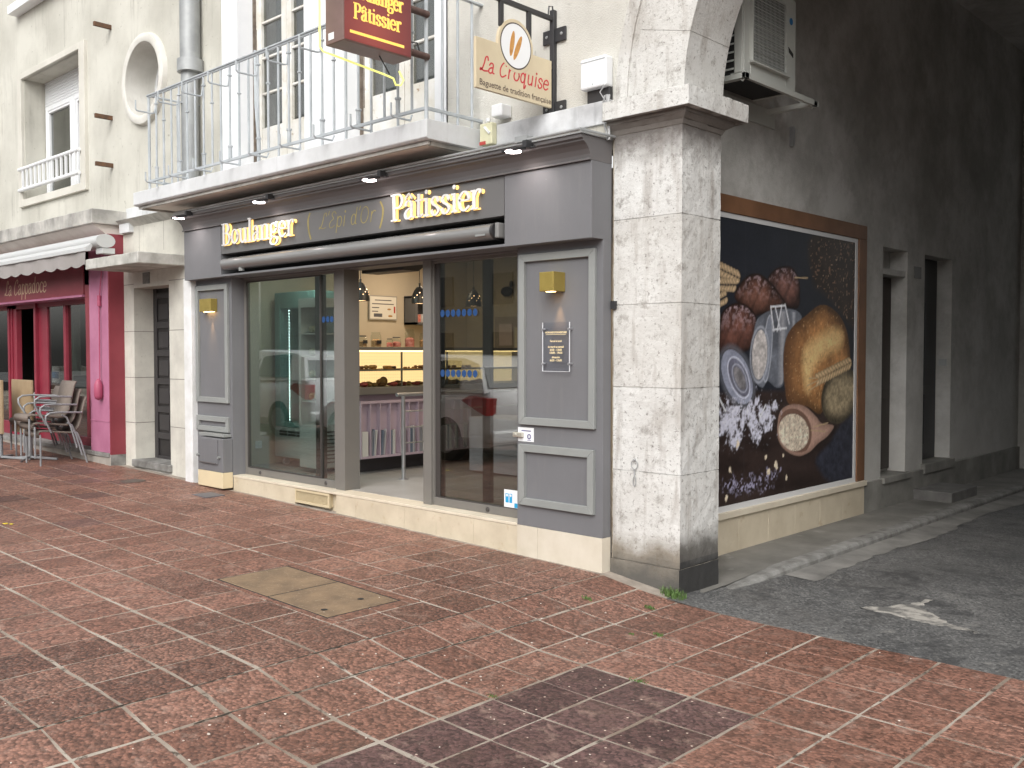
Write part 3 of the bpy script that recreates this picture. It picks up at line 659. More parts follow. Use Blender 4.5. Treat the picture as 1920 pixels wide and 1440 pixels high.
# downpipe on the facade
b = B(); b.tube([(-6.10,.06,9),(-6.10,.06,4.86)], .115, 18); b.tube([(-6.10,.06,4.98),(-6.10,.06,4.84)], .148, 18); b.tube([(-6.12,.06,4.86),(-6.12,.06,3.45)], .098, 18)
dp = part('downpipe', b, M['zinc'], bld, smooth=50)
# rusty spikes
for z in (5.93, 4.73, 4.10):
    b = B(); b.obox((-8.45,.07,z), (.022,0,0), (0,.12,0), (0,0,.028)); part('iron_stub', b, M['rust'], bld, bev=.004)
# vertical seam in the render
# balcony
b = B(); b.prism([(.14,3.27),(-.47,3.27),(-.49,3.285),(-.49,3.425),(.14,3.435)], lambda y, z: (-6.42, y, z), lambda y, z: (-1.36, y, z))
bal = part('balcony', b, M['concrete'], bld, bev=.006)
b = B(); x0, x1 = -6.34, -1.44; b.box(x0,x1,-.418,.12,3.258,3.268); part('soffit', b, M['soffit'], bal)
b = B()
for a, c, e, f in ((x0-.04,x1+.04,-.445,-.42),): b.box(a,c,e,f,3.238,3.268)
b.box(x0-.04,x0-.002,-.405,.12,3.235,3.268); b.box(x1+.002,x1+.04,-.405,.12,3.235,3.268); part('drip_moulding', b, M['cornice_dirty'], bal)
ry = -.43
b = B(); b.box(-6.15,-1.41,ry-.022,ry+.022,4.475,4.49); b.box(-6.15,-1.41,ry-.012,ry+.012,4.458,4.475)
b.box(-6.15,-1.43,ry-.012,ry+.012,3.515,3.54)
for x in (-6.13,-1.43): b.box(x-.02,x+.02,ry,.2,4.475,4.49); b.box(x-.012,x+.012,ry,.2,3.515,3.54)
n = 28; px = [-6.13+(4.70*k/(n-1)) for k in range(n)]
part('handrail', b, M['rail'], bal, bev=.002)
for k, x in enumerate(px):
    b = B(); r_ = .016 if k in (0, n-1) else .0115
    b.tube([(x,ry,3.44 if k % 2 or k in (0,n-1) else 3.52),(x,ry,4.46)], r_, 8)
    if k % 3 == 1:
        b.tube([(x,ry,3.54),(x,ry,3.66)], .019, 8); b.tube([(x,ry,3.655),(x,ry,3.67)], .026, 8)
        b.tube([(x,ry,4.36),(x,ry,4.372)], .024, 8)
        b.tube([(x,ry,4.40),(x,ry-.02,4.26),(x,ry-.05,4.25),(x,ry-.22,4.25),(x,ry-.235,4.265),(x,ry-.235,4.36)], .009, 6)
    if k % 3 == 2: b.tube([(x,ry,3.50),(x,ry-.02,3.455),(x,ry-.20,3.455),(x,ry-.215,3.47),(x,ry-.215,3.56)], .009, 6)
    if k % 3 == 2: b.tube([(x,ry,4.15),(x,ry,4.162)], .022, 8)
    part('baluster', b, M['rail'], bal)
for x in (-6.13,-1.43):
    for y in (-.26,-.09,.07):
        b = B(); b.tube([(x,y,3.44),(x,y,4.475)], .0115, 8); part('baluster', b, M['rail'], bal)
# bent tube leaning behind the rail (old awning arm)
b = B(); b.tube([(-5.02,.25,4.9),(-4.93,.2,4.3),(-4.72,.1,3.85),(-4.4,-.1,3.5)], .02, 8)
part('bent_pipe', b, M['rail'], bal)

# arch: pillar, impost, archivolt
def pillar(x0, x1, flip=1):
    b = B(); zs = [-.25, .092, .747, 1.351, 1.945, 2.557, 3.20]
    for i in range(len(zs)-1):
        e = .014 if i == 0 else 0
        b.box(x0-(e if i == 0 else 0), x1+(.004 if i == 0 else 0), .10-e, .60, zs[i]+(.0025 if i else 0), zs[i+1]-.0025)
    b.box(x0+.006, x1-.006, .106, .594, -.2, 3.2)
    return b
pl = part('pillar', pillar(.02,.603), M['pillar'], bld, bev=.005)
part('pillar', pillar(3.83,4.42), M['pillar'], bld, bev=.005)
def impost(x0, x1, sx):
    b = B(); q = random.Random(3)
    for h0, h1, e0, e1 in ((3.165,3.20,.005,.02),(3.20,3.235,.02,.055),(3.235,3.262,.055,.06),(3.262,3.395,.115,.115)):
        r0 = (x0-(.01 if sx > 0 else e0), x1+(e0 if sx > 0 else .01), .10-e0*.9, .60+e0*1.6)
        r1 = (x0-(.01 if sx > 0 else e1), x1+(e1 if sx > 0 else .01), .10-e1*.9, .60+e1*1.6)
        vs = [(r0[0],r0[2],h0),(r0[1],r0[2],h0),(r0[1],r0[3],h0),(r0[0],r0[3],h0),(r1[0],r1[2],h1),(r1[1],r1[2],h1),(r1[1],r1[3],h1),(r1[0],r1[3],h1)]
        b.add(vs, [(0,3,2,1),(4,5,6,7),(0,1,5,4),(1,2,6,5),(2,3,7,6),(3,0,4,7)])
    return b
part('impost', impost(.0,.605,1), M['pillar'], bld, bev=.01); part('impost', impost(3.83,4.44,-1), M['pillar'], bld, bev=.01)
def arcring(b, r0, r1, y0, y1, n=72, a0=0., a1=math.pi):
    vs = []
    for i in range(n+1):
        a = a0+(a1-a0)*i/n
        for r_, y in ((r0,y0),(r1,y0),(r1,y1),(r0,y1)): vs.append((AX+r_*math.cos(a), y, 3.395+.0+r_*math.sin(a)))
    b.add(vs, [[4*i+k, 4*i+(k+1) % 4, 4*i+4+(k+1) % 4, 4*i+4+k] for i in range(n) for k in range(4)] + [[0,1,2,3],[4*n+3,4*n+2,4*n+1,4*n]])
b = B(); nb = 13
for k in range(nb):
    a0, a1 = math.pi*k/nb+.001, math.pi*(k+1)/nb-.001; arcring(b, 1.6, 2.02, .10, .60, 10, a0, a1)
arcring(b, 1.606, 2.0, .104, .596)
arcring(b, 2.02, 2.10, .135, .5); arcring(b, 2.10, 2.16, .12, .5); arcring(b, 2.16, 2.225, .15, .5)
part('arch_moulding', b, M['pillar'], bld)
part('mortar_fill', B().box(.001,.06,.112,.3,-.2,3.2), mat('rough_mortar', (.42,.38,.32), (.22,.18,.14), 14, .9, bmp=.8, bscale=40), bld)
# passage behind the arch
b = B()
PX = .15
f0 = lambda y, z: (PX, y, z); f1 = lambda y, z: (PX-.20, y, z)
holed([(.5,-.1),(14.5,-.1),(14.5,5.85),(.5,5.85)], [rect(4.60,5.27,.262,2.725), rect(5.78,6.67,.31,2.725)], f0, f1, b)
b.box(PX-.24,PX-.205,4.3,7,.2,3)
b.box(PX-.20,PX-.02,4.61,5.26,2.44,2.50)
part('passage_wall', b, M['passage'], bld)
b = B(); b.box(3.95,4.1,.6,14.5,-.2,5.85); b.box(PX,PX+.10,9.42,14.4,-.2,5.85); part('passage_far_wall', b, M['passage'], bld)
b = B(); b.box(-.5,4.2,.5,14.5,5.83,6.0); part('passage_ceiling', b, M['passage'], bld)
b = B(); b.box(PX-.02,PX+.03,4.11,9.42,-.2,.258); b.box(PX-.3,PX+.055,4.58,5.33,.2,.268); b.box(PX-.3,PX+.05,5.74,6.72,.2,.312)
part('wall_base', b, M['sidewalk'] if False else mat('cement_plinth', (.30,.29,.26), (.17,.165,.15), 2, .85, bmp=.4, bscale=50), bld, bev=.006)
part('stone_step', B().box(.1,.60,5.45,6.28,-.1,.055), mat('step_stone', (.17,.165,.155), (.11,.105,.10), 5, .8, bmp=.4), bld, bev=.012)
for y0, y1 in ((4.62,5.25),(5.80,6.65)):
    b = B(); b.box(PX-.203,PX-.17,y0,y1,.3,2.43 if y0 < 5 else 2.72)
    for k in range(2):
        for z0, z1 in ((.5,1.1),(1.2,2.2)): b.box(PX-.172,PX-.162,y0+.08+(y1-y0-.1)/2*k,y0+(y1-y0-.1)/2*(k+1),z0,z1)
    part('passage_door', b, mat('black_brown_door', (.03,.02,.015), None, rough=.5) if y0 < 5 else M['black'], bld, bev=.004)
part('number_plate', B().box(PX-.01,PX+.008,5.46,5.66,2.44,2.57), mat('dim_plate', (.16,.155,.15), None, rough=.6), bld)
b = B(); b.frame(-.02,.12,1.42,1.53,.012,0,.01)
b = B(); b.box(PX-.14,PX-.05,6.655,6.668,1.44,1.52); part('door_bell', b, M['zinc'], bld)
# stone entrance between the two shops
b = B(); Ys = .06
holed([(-8.02,-.1),(-5.9,-.1),(-5.9,3.21),(-8.02,3.21)], [rect(-7.62,-6.68,.15,2.42)], wf(Ys), wf(.40), b)
for z in (.72,1.28,1.88,2.5): pass
en = part('stone_entrance', b, M['pillar'] if False else mat('entrance_stone', (.62,.60,.53), (.48,.46,.41), 2.5, .85, bmp=.4, bscale=60, streak=((.2,.18,.16), .7, .55), spots=((.14,.13,.11), 35, .66, .6)), bld)
b = B()
for z in (.70,1.28,1.87,2.47):
    b.box(-8.02,-7.62,Ys-.0015,Ys+.01,z-.004,z+.004); b.box(-6.68,-5.9,Ys-.0015,Ys+.01,z-.004,z+.004); b.box(-7.623,-7.6185,Ys,.33,z-.004,z+.004)
b.box(-6.30,-6.294,Ys-.0015,Ys+.01,-.1,2.45); b.box(-7.45,-7.444,Ys-.0015,Ys+.01,2.85,3.2); b.box(-6.8,-6.794,Ys-.0015,Ys+.01,2.85,3.2)
part('block_joint', b, mat('joint_shade', (.22,.2,.18), None, rough=.9), en)  # grey joint lines between the entrance blocks
b = B(); b.box(-7.62,-6.68,.33,.38,.2,2.42)
ed = part('entrance_door', b, mat('grey_brown_door', (.022,.019,.019), (.016,.014,.014), 5, .55, bmp=.15), en)
b = B(); y = .31
b.box(-7.61,-7.52,y,.329,.2,2.42); b.box(-6.78,-6.69,y,.329,.2,2.42); b.box(-7.20,-7.10,y,.329,.2,2.42)
for z in (.22,.52,.86,1.22,1.58,1.94,2.32): b.box(-7.52,-6.78,y+.002,.329,z-.03,z+.05)
for z in (.60,.94,1.30,1.66,2.02):
    for x in (-7.49,-7.07): b.box(x,x+.26,.318,.329,z,z+.2)
part('panelling', b, mat('door_rail_paint', (.034,.031,.032), None, rough=.5), ed, bev=.006)
b = B(); b.box(-7.66,-6.64,.02,.38,.145,.235); part('threshold', b, M['kerb'], en, bev=.01)
b = B(); b.box(-7.66,-6.64,.05,.3,-.1,.145); part('step_riser', b, M['cornice_dirty'], en, bev=.02)
b = B(); b.box(-7.66,-6.24,-.53,.1,2.618,2.745); part('door_canopy', b, M['cornice_dirty'] if False else mat('canopy_slab', (.55,.54,.50), (.33,.32,.29), 4, .9, bmp=.5, streak=((.1,.1,.09), .85, .52)), en, bev=.01)
part('door_number', B().box(-7.34,-7.17,.045,.058,2.46,2.60), mat('number_plate_grey', (.20,.20,.18), (.14,.14,.13), 30, .6), en)
b = B(); b.box(-6.08,-5.905,-.07,.15,.07,2.45); part('painted_strip', b, mat('white_strip', (.74,.745,.75), (.6,.6,.58), 4, .7, bmp=.2, streak=((.4,.36,.3), .5, .58)), en, bev=.01)
# cornice over the cafe
b = B(); b.box(-16,-7.88,-.35,.3,3.235,3.42); part('cafe_cornice', b, M['cornice_dirty'], bld, bev=.01)
b = B(); b.prism([(-.30,3.234),(-.12,3.10),(.2,3.08),(.2,3.234)], lambda y, z: (-16, y, z), lambda y, z: (-7.95, y, z)); part('cove_moulding', b, M['soffit'], bld)
b = B(); b.box(-7.88,-7.6,.0,.2,3.13,3.29); part('corner_block', b, M['concrete'], bld)
# vertical seam line in the render, left
b = B(); b.box(-10.98+1.0,-10.974+1.0,.1785,.182,6.0,6.8); part('render_crack', b, M['cornice_dirty'], bld)
MS = {
 'wheat': [(1.158,2.349),(1.36,2.331),(1.534,2.312),(1.733,2.231),(1.608,2.16),(1.485,2.089),(1.366,1.93),(1.164,1.889)],
 'seeds': [(2.944,2.703),(4.1,2.806),(4.129,1.788),(3.809,1.872),(3.603,1.955),(3.403,2.079),(3.116,2.194),(2.954,2.27)],
 'loafC': [(2.101,2.223),(2.21,2.326),(2.391,2.373),(2.558,2.364),(2.675,2.275),(2.704,2.154),(2.672,2.011),(2.46,2.004),(2.295,2.077)],
 'loafB': [(1.545,2.065),(1.643,2.18),(1.788,2.259),(1.957,2.276),(2.132,2.225),(2.294,2.136),(2.439,2.023),(2.257,1.948),(2.001,1.931),(1.869,1.908),(1.683,1.977)],
 'loafA': [(1.299,1.784),(1.349,1.921),(1.486,1.998),(1.682,2.015),(1.868,1.946),(1.927,1.833),(1.872,1.681),(1.725,1.604),(1.475,1.577),(1.302,1.604)],
 'jar': [(1.889,1.833),(2.021,1.931),(2.256,1.981),(2.587,1.988),(2.739,1.932),(2.654,1.848),(2.466,1.745),(2.407,1.565),(2.412,1.326),(2.269,1.29),(2.117,1.352),(2.032,1.296),(1.897,1.357),(1.837,1.529)],
 'jarflour': [(2.105,1.578),(2.087,1.495),(2.052,1.426),(2.005,1.381),(1.954,1.367),(1.906,1.386),(1.868,1.434),(1.847,1.504),(1.844,1.585),(1.861,1.666),(1.895,1.735),(1.941,1.78),(1.992,1.796),(2.04,1.779),(2.079,1.732),(2.102,1.661)],
 'jarring': [(2.183,1.632),(2.163,1.52),(2.136,1.426),(2.105,1.365),(2.076,1.344),(2.052,1.368),(2.037,1.431),(2.033,1.525),(2.041,1.636),(2.06,1.746),(2.087,1.84),(2.118,1.903),(2.148,1.925),(2.172,1.902),(2.187,1.839),(2.191,1.743)],
 'lid': [(1.813,1.429),(1.854,1.337),(1.856,1.254),(1.817,1.193),(1.745,1.165),(1.651,1.172),(1.551,1.213),(1.46,1.281),(1.391,1.366),(1.353,1.454),(1.352,1.533),(1.387,1.592),(1.454,1.622),(1.545,1.619),(1.644,1.581),(1.739,1.515)],
 'lid2': [(1.772,1.412),(1.804,1.344),(1.809,1.282),(1.785,1.238),(1.737,1.217),(1.673,1.223),(1.602,1.254),(1.536,1.306),(1.485,1.369),(1.455,1.436),(1.45,1.495),(1.473,1.539),(1.518,1.561),(1.581,1.557),(1.651,1.528),(1.718,1.477)],
 'lid3': [(1.738,1.399),(1.76,1.352),(1.764,1.31),(1.749,1.28),(1.717,1.265),(1.674,1.269),(1.627,1.291),(1.582,1.327),(1.546,1.371),(1.525,1.417),(1.521,1.458),(1.536,1.488),(1.566,1.502),(1.608,1.499),(1.656,1.479),(1.701,1.444)],
 'table': [(1.172,1.274),(4.145,1.24),(4.187,-0.191),(1.185,0.205)],
 'bread': [(3.119,2.052),(3.405,2.015),(3.63,1.89),(3.752,1.694),(3.77,1.428),(3.496,1.301),(3.281,1.177),(3.143,1.012),(2.867,1.098),(2.52,1.132),(2.433,1.285),(2.399,1.525),(2.445,1.724),(2.59,1.847),(2.805,1.934)],
 'breadlight': [(2.768,1.605),(2.989,1.73),(3.409,1.842),(3.608,1.781),(3.562,1.649),(3.224,1.563),(2.995,1.438),(2.909,1.231),(2.796,1.317)],
 'round': [(3.978,1.127),(3.894,1.023),(3.76,0.945),(3.599,0.905),(3.437,0.907),(3.298,0.949),(3.2,1.025),(3.157,1.122),(3.175,1.227),(3.25,1.326),(3.373,1.405),(3.528,1.45),(3.692,1.456),(3.841,1.418),(3.948,1.342),(3.997,1.239)],
 'ear': [(3.041,1.412),(3.273,1.498),(3.564,1.551),(3.817,1.594),(3.742,1.495),(3.468,1.432),(3.275,1.402)],
 'berries': [(3.06,0.593),(3.34,0.722),(3.631,0.901),(4.153,0.988),(4.175,0.226),(3.447,0.322),(3.156,0.458)],
 'spoon': [(2.296,0.933),(2.355,1.079),(2.562,1.13),(2.823,1.099),(3.051,0.995),(3.169,0.926),(3.433,0.885),(3.29,0.79),(3.103,0.738),(2.922,0.667),(2.701,0.647),(2.465,0.712),(2.327,0.812)],
 'oats': [(2.901,0.882),(2.91,0.814),(2.872,0.754),(2.794,0.713),(2.689,0.697),(2.574,0.707),(2.466,0.742),(2.381,0.795),(2.332,0.859),(2.324,0.924),(2.359,0.981),(2.432,1.022),(2.532,1.041),(2.647,1.034),(2.758,1.001),(2.847,0.948)],
 'flour1': [(1.308,1.134),(1.445,1.165),(1.587,1.15),(1.843,1.216),(1.976,1.173),(1.977,1.096),(2.232,1.133),(2.274,1.033),(2.156,0.921),(1.943,0.886),(1.81,0.923),(1.698,0.986),(1.591,0.88),(1.484,0.906),(1.31,0.989)],
 'flour2': [(1.385,0.546),(1.705,0.543),(2.122,0.581),(2.406,0.566),(2.366,0.5),(2.125,0.454),(2.286,0.408),(1.894,0.4),(1.456,0.437)],
}

# ------------------------------------------------------------------ bakery shopfront
sf = thing('bakery_shopfront', 'grey painted bakery shopfront with glowing raised letters and sliding glass doors', 'shopfront', (-2.95,0,.25))
b = B(); b.box(-5.91,-5.137,0,.16,.19,2.42); part('pilaster', b, M['grey'], sf, bev=.003)
b = B(); b.box(-.85,0,0,.10,.243,2.42); part('pilaster', b, M['grey'], sf, bev=.003)
for x0, x1, z0, z1 in ((-.812,-.056,1.039,2.358),(-.812,-.064,.409,.885),(-5.885,-5.185,1.04,2.355),(-5.885,-5.185,.715,.885)):
    b = B(); w = .058; y0, y1 = -.03, -.0
    for a in range(1):
        b.prism([(x0,z0),(x1,z0),(x1-w,z0+w),(x0+w,z0+w)], wf(y0), wf(.001)); b.prism([(x1,z0),(x1,z1),(x1-w,z1-w),(x1-w,z0+w)], wf(y0), wf(.001))
        b.prism([(x1,z1),(x0,z1),(x0+w,z1-w),(x1-w,z1-w)], wf(y0), wf(.001)); b.prism([(x0,z1),(x0,z0),(x0+w,z0+w),(x0+w,z1-w)], wf(y0), wf(.001))
    part('panel_moulding', b, M['grey_mould'], sf, bev=.004)
# meter cabinet at the foot of the left pilaster
mc = thing('meter_cabinet', 'grey metal meter cabinet with cream base at left end of bakery front', 'cabinet', (-5.4,-.06,.1))
b = B(); b.box(-5.67,-5.14,-.12,-.001,.285,.655); part('cabinet_body', b, M['grey'], mc, bev=.006)
b = B(); b.box(-5.63,-5.24,-.132,-.12,.37,.645); part('cabinet_door', b, M['grey'], mc, bev=.004)
b = B(); b.box(-5.62,-5.26,-.142,-.131,.375,.387); part('handle', b, M['crown'], mc)
for x in (-5.655,-5.20):
    b = B(); b.tube([(x,-.15,.45),(x,-.12,.45)], .014, 10); part('cabinet_lock', b, M['grey_mould'], mc)
b = B(); b.box(-5.70,-5.16,-.10,-.001,.67,.70); part('cabinet_shelf', b, M['grey_mould'], mc, bev=.003)
b = B(); b.box(-5.675,-5.139,-.125,.0,.112,.284); part('cabinet_base', b, mat('cream_base', (.66,.55,.36), (.6,.5,.33), 3, .6, spots=((.4,.32,.2), 12, .7, .3)), mc, bev=.003)
# travertine plinth
b = B(); xs = [-5.137,-4.62,-3.98,-3.70]; k = 0
for x0, x1 in ((-5.137,-4.55),(-4.55,-3.945),(-2.93-.02,-2.23),(-2.23,-1.815),(-1.815,-1.35),(-1.35,-.85)):
    b.box(x0+.001, x1-.001, .004, .2, -.25, .228)
b.box(-3.945,-3.25,.06,.2,-.2,.228); b.box(-3.25,-2.95,.004,.2,-.2,.228)
pp = part('plinth', b, M['travertine'], sf, bev=.002)
b = B(); b.box(-5.135,-.853,0,.30,.23,.253); part('sill', b, mat('pale_sill', (.66,.59,.47), (.58,.51,.4), 4, .45, bmp=.05), sf, bev=.003)
b = B(); b.box(-.85,-.635,-.004,.1,-.3,.242); b.box(-.633,0,-.004,.1,-.3,.242); part('plinth', b, mat('travertine_pale', (.64,.585,.49), (.55,.49,.39), 3, .5, bmp=.1), sf, bev=.002)
b = B(); b.frame(-3.945,-3.36,.085,.225,.022,.0,.02)
for k in range(9): b.box(-3.92,-3.385,.012,.03,.105+.0122*k,.110+.0122*k)
for k in range(22): b.box(-3.92+.0245*k,-3.917+.0245*k,.010,.03,.105,.21)
b.box(-3.93,-3.37,.03,.055,.09,.22)
part('vent_grille', b, mat('vent_beige', (.55,.46,.30), None, rough=.6), sf)
# fascia with slot
fa, fz = -.135, .12
b = B(); b.box(-5.92,-5.115,fa,fz,2.418,2.968); b.box(-.86,0,fa,.10,2.418,2.968); b.box(-5.115,-.86,fa,fz,2.418,2.44)
b.box(-5.115,-.86,.06,fz,2.44,2.66)
part('fascia', b, M['grey'], sf, bev=.003)
b = B(); b.box(-5.115,-.862,.052,.06,2.441,2.66); part('slot_back', b, M['dark'], sf)
b = B(); b.box(-5.115,-.872,fa+.006,fz,2.66,2.967); part('sign_band', b, M['grey_sign'], sf, bev=.002)
prof = [(-.135,2.969),(-.158,2.969),(-.158,2.980),(-.143,2.985),(-.150,3.01),(-.168,3.045),(-.195,3.075),(-.225,3.093),(-.225,3.105),(-.247,3.112),(-.25,3.138),(.10,3.138),(.10,2.969)]
b = B(); b.prism(prof, lambda y, z: (-5.92, y, z), lambda y, z: (0., y, z)); part('crown_moulding', b, M['crown'], sf)
b = B(); b.box(-5.95,.012,-.262,.1,3.139,3.15); part('crown_flashing', b, M['zinc'], sf)
# letters
lf = (0,-1,0)
for word, x0, w, zb, sz, k1 in (('Boulanger', -5.06, 1.37, 2.748, .305, .82), ('Pâtissier', -2.215, 1.12, 2.739, .30, .88)):
    b = B(); pen(b, word, (x0+.02,-.160,zb), (1,0,0), (0,0,1), lf, sz, .125*k1, .052*k1, depth=.010, width=w)
    ls = part('sign_lettering', b, M['letter'], sf)
    b = B(); pen(b, word, (x0+.02,-.131,zb), (1,0,0), (0,0,1), lf, sz, .11*k1, .045*k1, depth=.006, width=w)
    part('letter_glow', b, M['halo'], ls)
b = B(); pen(b, "L'Epi d'Or", (-3.32,-.1305,2.765), (1,0,0), (0,0,1), lf, .20, .06, .035, slant=.2, serif=False, width=.86)
pen(b, "(", (-3.50,-.1305,2.72), (1,0,0), (0,0,1), lf, .27, .09, .04, serif=False); pen(b, ")", (-2.40,-.1305,2.73), (1,0,0), (0,0,1), lf, .25, .09, .04, serif=False)
part('script_lettering', b, M['gold'], sf)
# glazing
def bars(b, x0, x1, z0, z1, w, y0, y1, wb=None, wt=None):
    b.box(x0, x0+w, y0, y1, z0, z1); b.box(x1-w, x1, y0, y1, z0, z1)
    b.box(x0+w, x1-w, y0, y1, z1-(wt or w), z1); b.box(x0+w, x1-w, y0, y1, z0, z0+(wb or w))
b = B(); bars(b, -5.137, -3.42, .254, 2.43, .05, .15, .20, .075, .05); b.box(-3.42,-3.272,.125,.31,.254,2.43)
gf = part('glazed_bay', b, M['alu'], sf, bev=.003)
b = B(); bars(b, -5.085,-3.70,.33,2.38,.014,.152,.17); b.box(-3.83,-3.70,.18,.225,.33,2.38); part('sash', b, M['alu_dark'], gf)
part('pane', B().box(-5.07,-3.42,.168,.176,.33,2.38), M['glass'], gf)
for x in (-4.83,-3.62):
    b = B(); b.lathe((x,.15,.292), [(0,-.012),(.016,-.010),(.022,0)], 14, 'y'); part('drain_cap', b, M['alu_dark'], gf, smooth=40)
b = B(); b.box(-2.116,-2.012,.125,.30,.254,2.43); bars(b, -2.012, -.85, .254, 2.43, .012, .15, .20, .07, .05)
gr = part('glazed_bay', b, M['alu'], sf, bev=.003)
b = B(); b.box(-2.012,-1.945,.17,.22,.325,2.38); b.box(-1.46,-1.37,.22,.26,.33,2.38); b.box(-1.945,-.86,.155,.17,.322,.332); part('sash', b, M['alu_dark'], gr)
part('pane', B().box(-1.95,-.86,.176,.184,.325,2.38), M['glass_tint'], gr)
b = B(); b.lathe((-1.33,.15,.288), [(0,-.012),(.016,-.010),(.022,0)], 14, 'y'); part('drain_cap', b, M['alu_dark'], gr, smooth=40)
b = B(); b.box(-5.137,-.85,.11,.33,2.405,2.43); part('door_track', b, M['crown'], sf, bev=.003)
b = B(); b.box(-5.137,-5.132,.0,.15,.254,2.42); part('reveal', b, M['grey'], sf)
# privacy dots on the glass and service stickers
for nm, x0, x1, z, mm in (('l',-3.66,-3.43,1.93,0),('a',-1.90,-1.47,1.94,1),('b',-1.90,-1.47,1.42,1)):
    b = B(); k = x0
    while k < x1: b.prism([(k+.029*math.cos(t*math.pi/4+.39), z+.033*math.sin(t*math.pi/4+.39)) for t in range(8)], wf(.163), wf(.164)); k += .068
    part('privacy_dots', b, mat('blue_film', (.012,.055,.17), None, rough=.4) if nm == 'l' else bpy.data.materials['blue_film'], gf if nm == 'l' else gr)
st = thing('window_sticker', 'white and blue payment sticker low on the right glass panel', 'sticker', (-1.06,.165,.33))
part('sticker_sheet', B().box(-1.147,-.99,.158,.160,.33,.477), M['white'], st)
b = B(); b.box(-1.13,-1.095,.156,.1575,.37,.445); b.box(-1.085,-1.055,.156,.1575,.37,.445); b.box(-1.03,-.992,.1565,.1575,.335,.372)
part('sticker_print', b, mat('sticker_blue', (.02,.33,.62), None, rough=.4), st)
b = B(); b.lathe((-1.112,.155,.43), [(0,0),(.011,0),(.011,.001)], 12, 'y'); b.lathe((-1.07,.155,.43), [(0,0),(.011,0),(.011,.001)], 12, 'y'); part('sticker_print', b, M['white'], st)
# mail slot plate with card
cd = thing('lock_card', 'white card with round dark emblem and metal latch on right pilaster edge', 'card', (-.755,0,.93))
part('card_sheet', B().box(-.838,-.672,-.004,-.001,.905,1.015), M['white'], cd)
b = B(); b.lathe((-.72,-.005,.945), [(.012,0),(.021,0),(.021,.001),(.012,.001)], 20, 'y'); b.box(-.80,-.70,-.0055,-.005,.985,.993); b.box(-.74,-.70,-.0055,-.005,.915,.919)
b.tube([(-.728,-.0055,.938),(-.722,-.0055,.952),(-.716,-.0055,.938)], .0012, 4)
part('card_print', b, mat('ink_violet', (.10,.09,.22), None, rough=.5), cd)
b = B(); b.box(-.87,-.775,-.035,-.004,.938,.975); b.lathe((-.84,-.04,.957), [(0,0),(.012,0),(.014,.006)], 12, 'y'); part('latch', b, mat('latch_metal', (.6,.58,.5), None, rough=.35, metal=.7), cd, bev=.005)
# opening hours plate
hp = thing('opening_hours_plate', 'clear acrylic opening hours plate on four studs below the brass lamp', 'notice plate', (-.42,0,1.46))
part('plate', B().box(-.554,-.289,-.034,-.029,1.459,1.828), M['acrylic'], hp)
b = B()
for x, z0, z1 in ((-.556,1.459,1.828),(-.289,1.459,1.828)): b.box(x-.001,x+.003,-.0345,-.0285,z0,z1)
b.box(-.554,-.289,-.0345,-.0285,1.457,1.4595)
part('plate_edge', b, mat('edge_glint', (.75,.76,.78), None, rough=.3), hp)
for x in (-.548,-.292):
    for z in (1.515,1.775):
        b = B(); b.tube([(x,-.045,z),(x,.0,z)], .009, 12); part('stud', b, mat('steel', (.6,.6,.62), None, rough=.3, metal=.9) if 'steel' not in bpy.data.materials else bpy.data.materials['steel'], hp, smooth=40)
b = B(); cx = -.42
for t, z, s_ in (("HORAIRES D'OUVERTURE",1.745,.0185),("Fermé le lundi",1.68,.02),("du mardi au samedi",1.637,.02),("6h30 - 13h00",1.613,.022),("15h00 - 19h30",1.591,.022),("dimanche",1.558,.02),("6h30 - 13h00",1.534,.022)):
    sans(b, t, (cx,-.0355,z), (1,0,0), (0,0,1), s_, align='CENTER', bold=.0006)
b.box(-.52,-.32,-.036,-.0355,1.735,1.7375)
part('plate_lettering', b, M['gold_bright'], hp)
# brass wall lamps
def walllamp(x0, x1, y, z0, z1, label):
    t = thing('wall_lamp', label, 'wall lamp', ((x0+x1)/2,0,z0), 'brass wall lamps')
    part('lamp_body', B().box(x0,x1,y,-.001,z0,z1), M['brass'], t, bev=.004)
    part('lamp_lens', B().box(x0+.04,x1-.04,y+.03,y+.075,z0-.003,z0+.001), emis('lamp_glow', (1,.62,.28), 9) if 'lamp_glow' not in bpy.data.materials else bpy.data.materials['lamp_glow'], t)
    l = bpy.data.lights.new('lamp_light', 'SPOT'); l.energy = 6; l.color = (1,.55,.22); l.spot_size = R(40); l.spot_blend = .9; l.shadow_soft_size = .01
    o = bpy.data.objects.new('lamp_light', l); COL.objects.link(o); o.parent = t; o.location = (0.02, -.045, -.01); o.rotation_euler = (R(4), 0, 0)
walllamp(-.497,-.357,-.137,2.056,2.2,'brass cube wall lamp above the opening hours plate')
walllamp(-5.685,-5.437,-.085,2.058,2.2,'brass box wall lamp on the left pilaster above the meter cabinet')
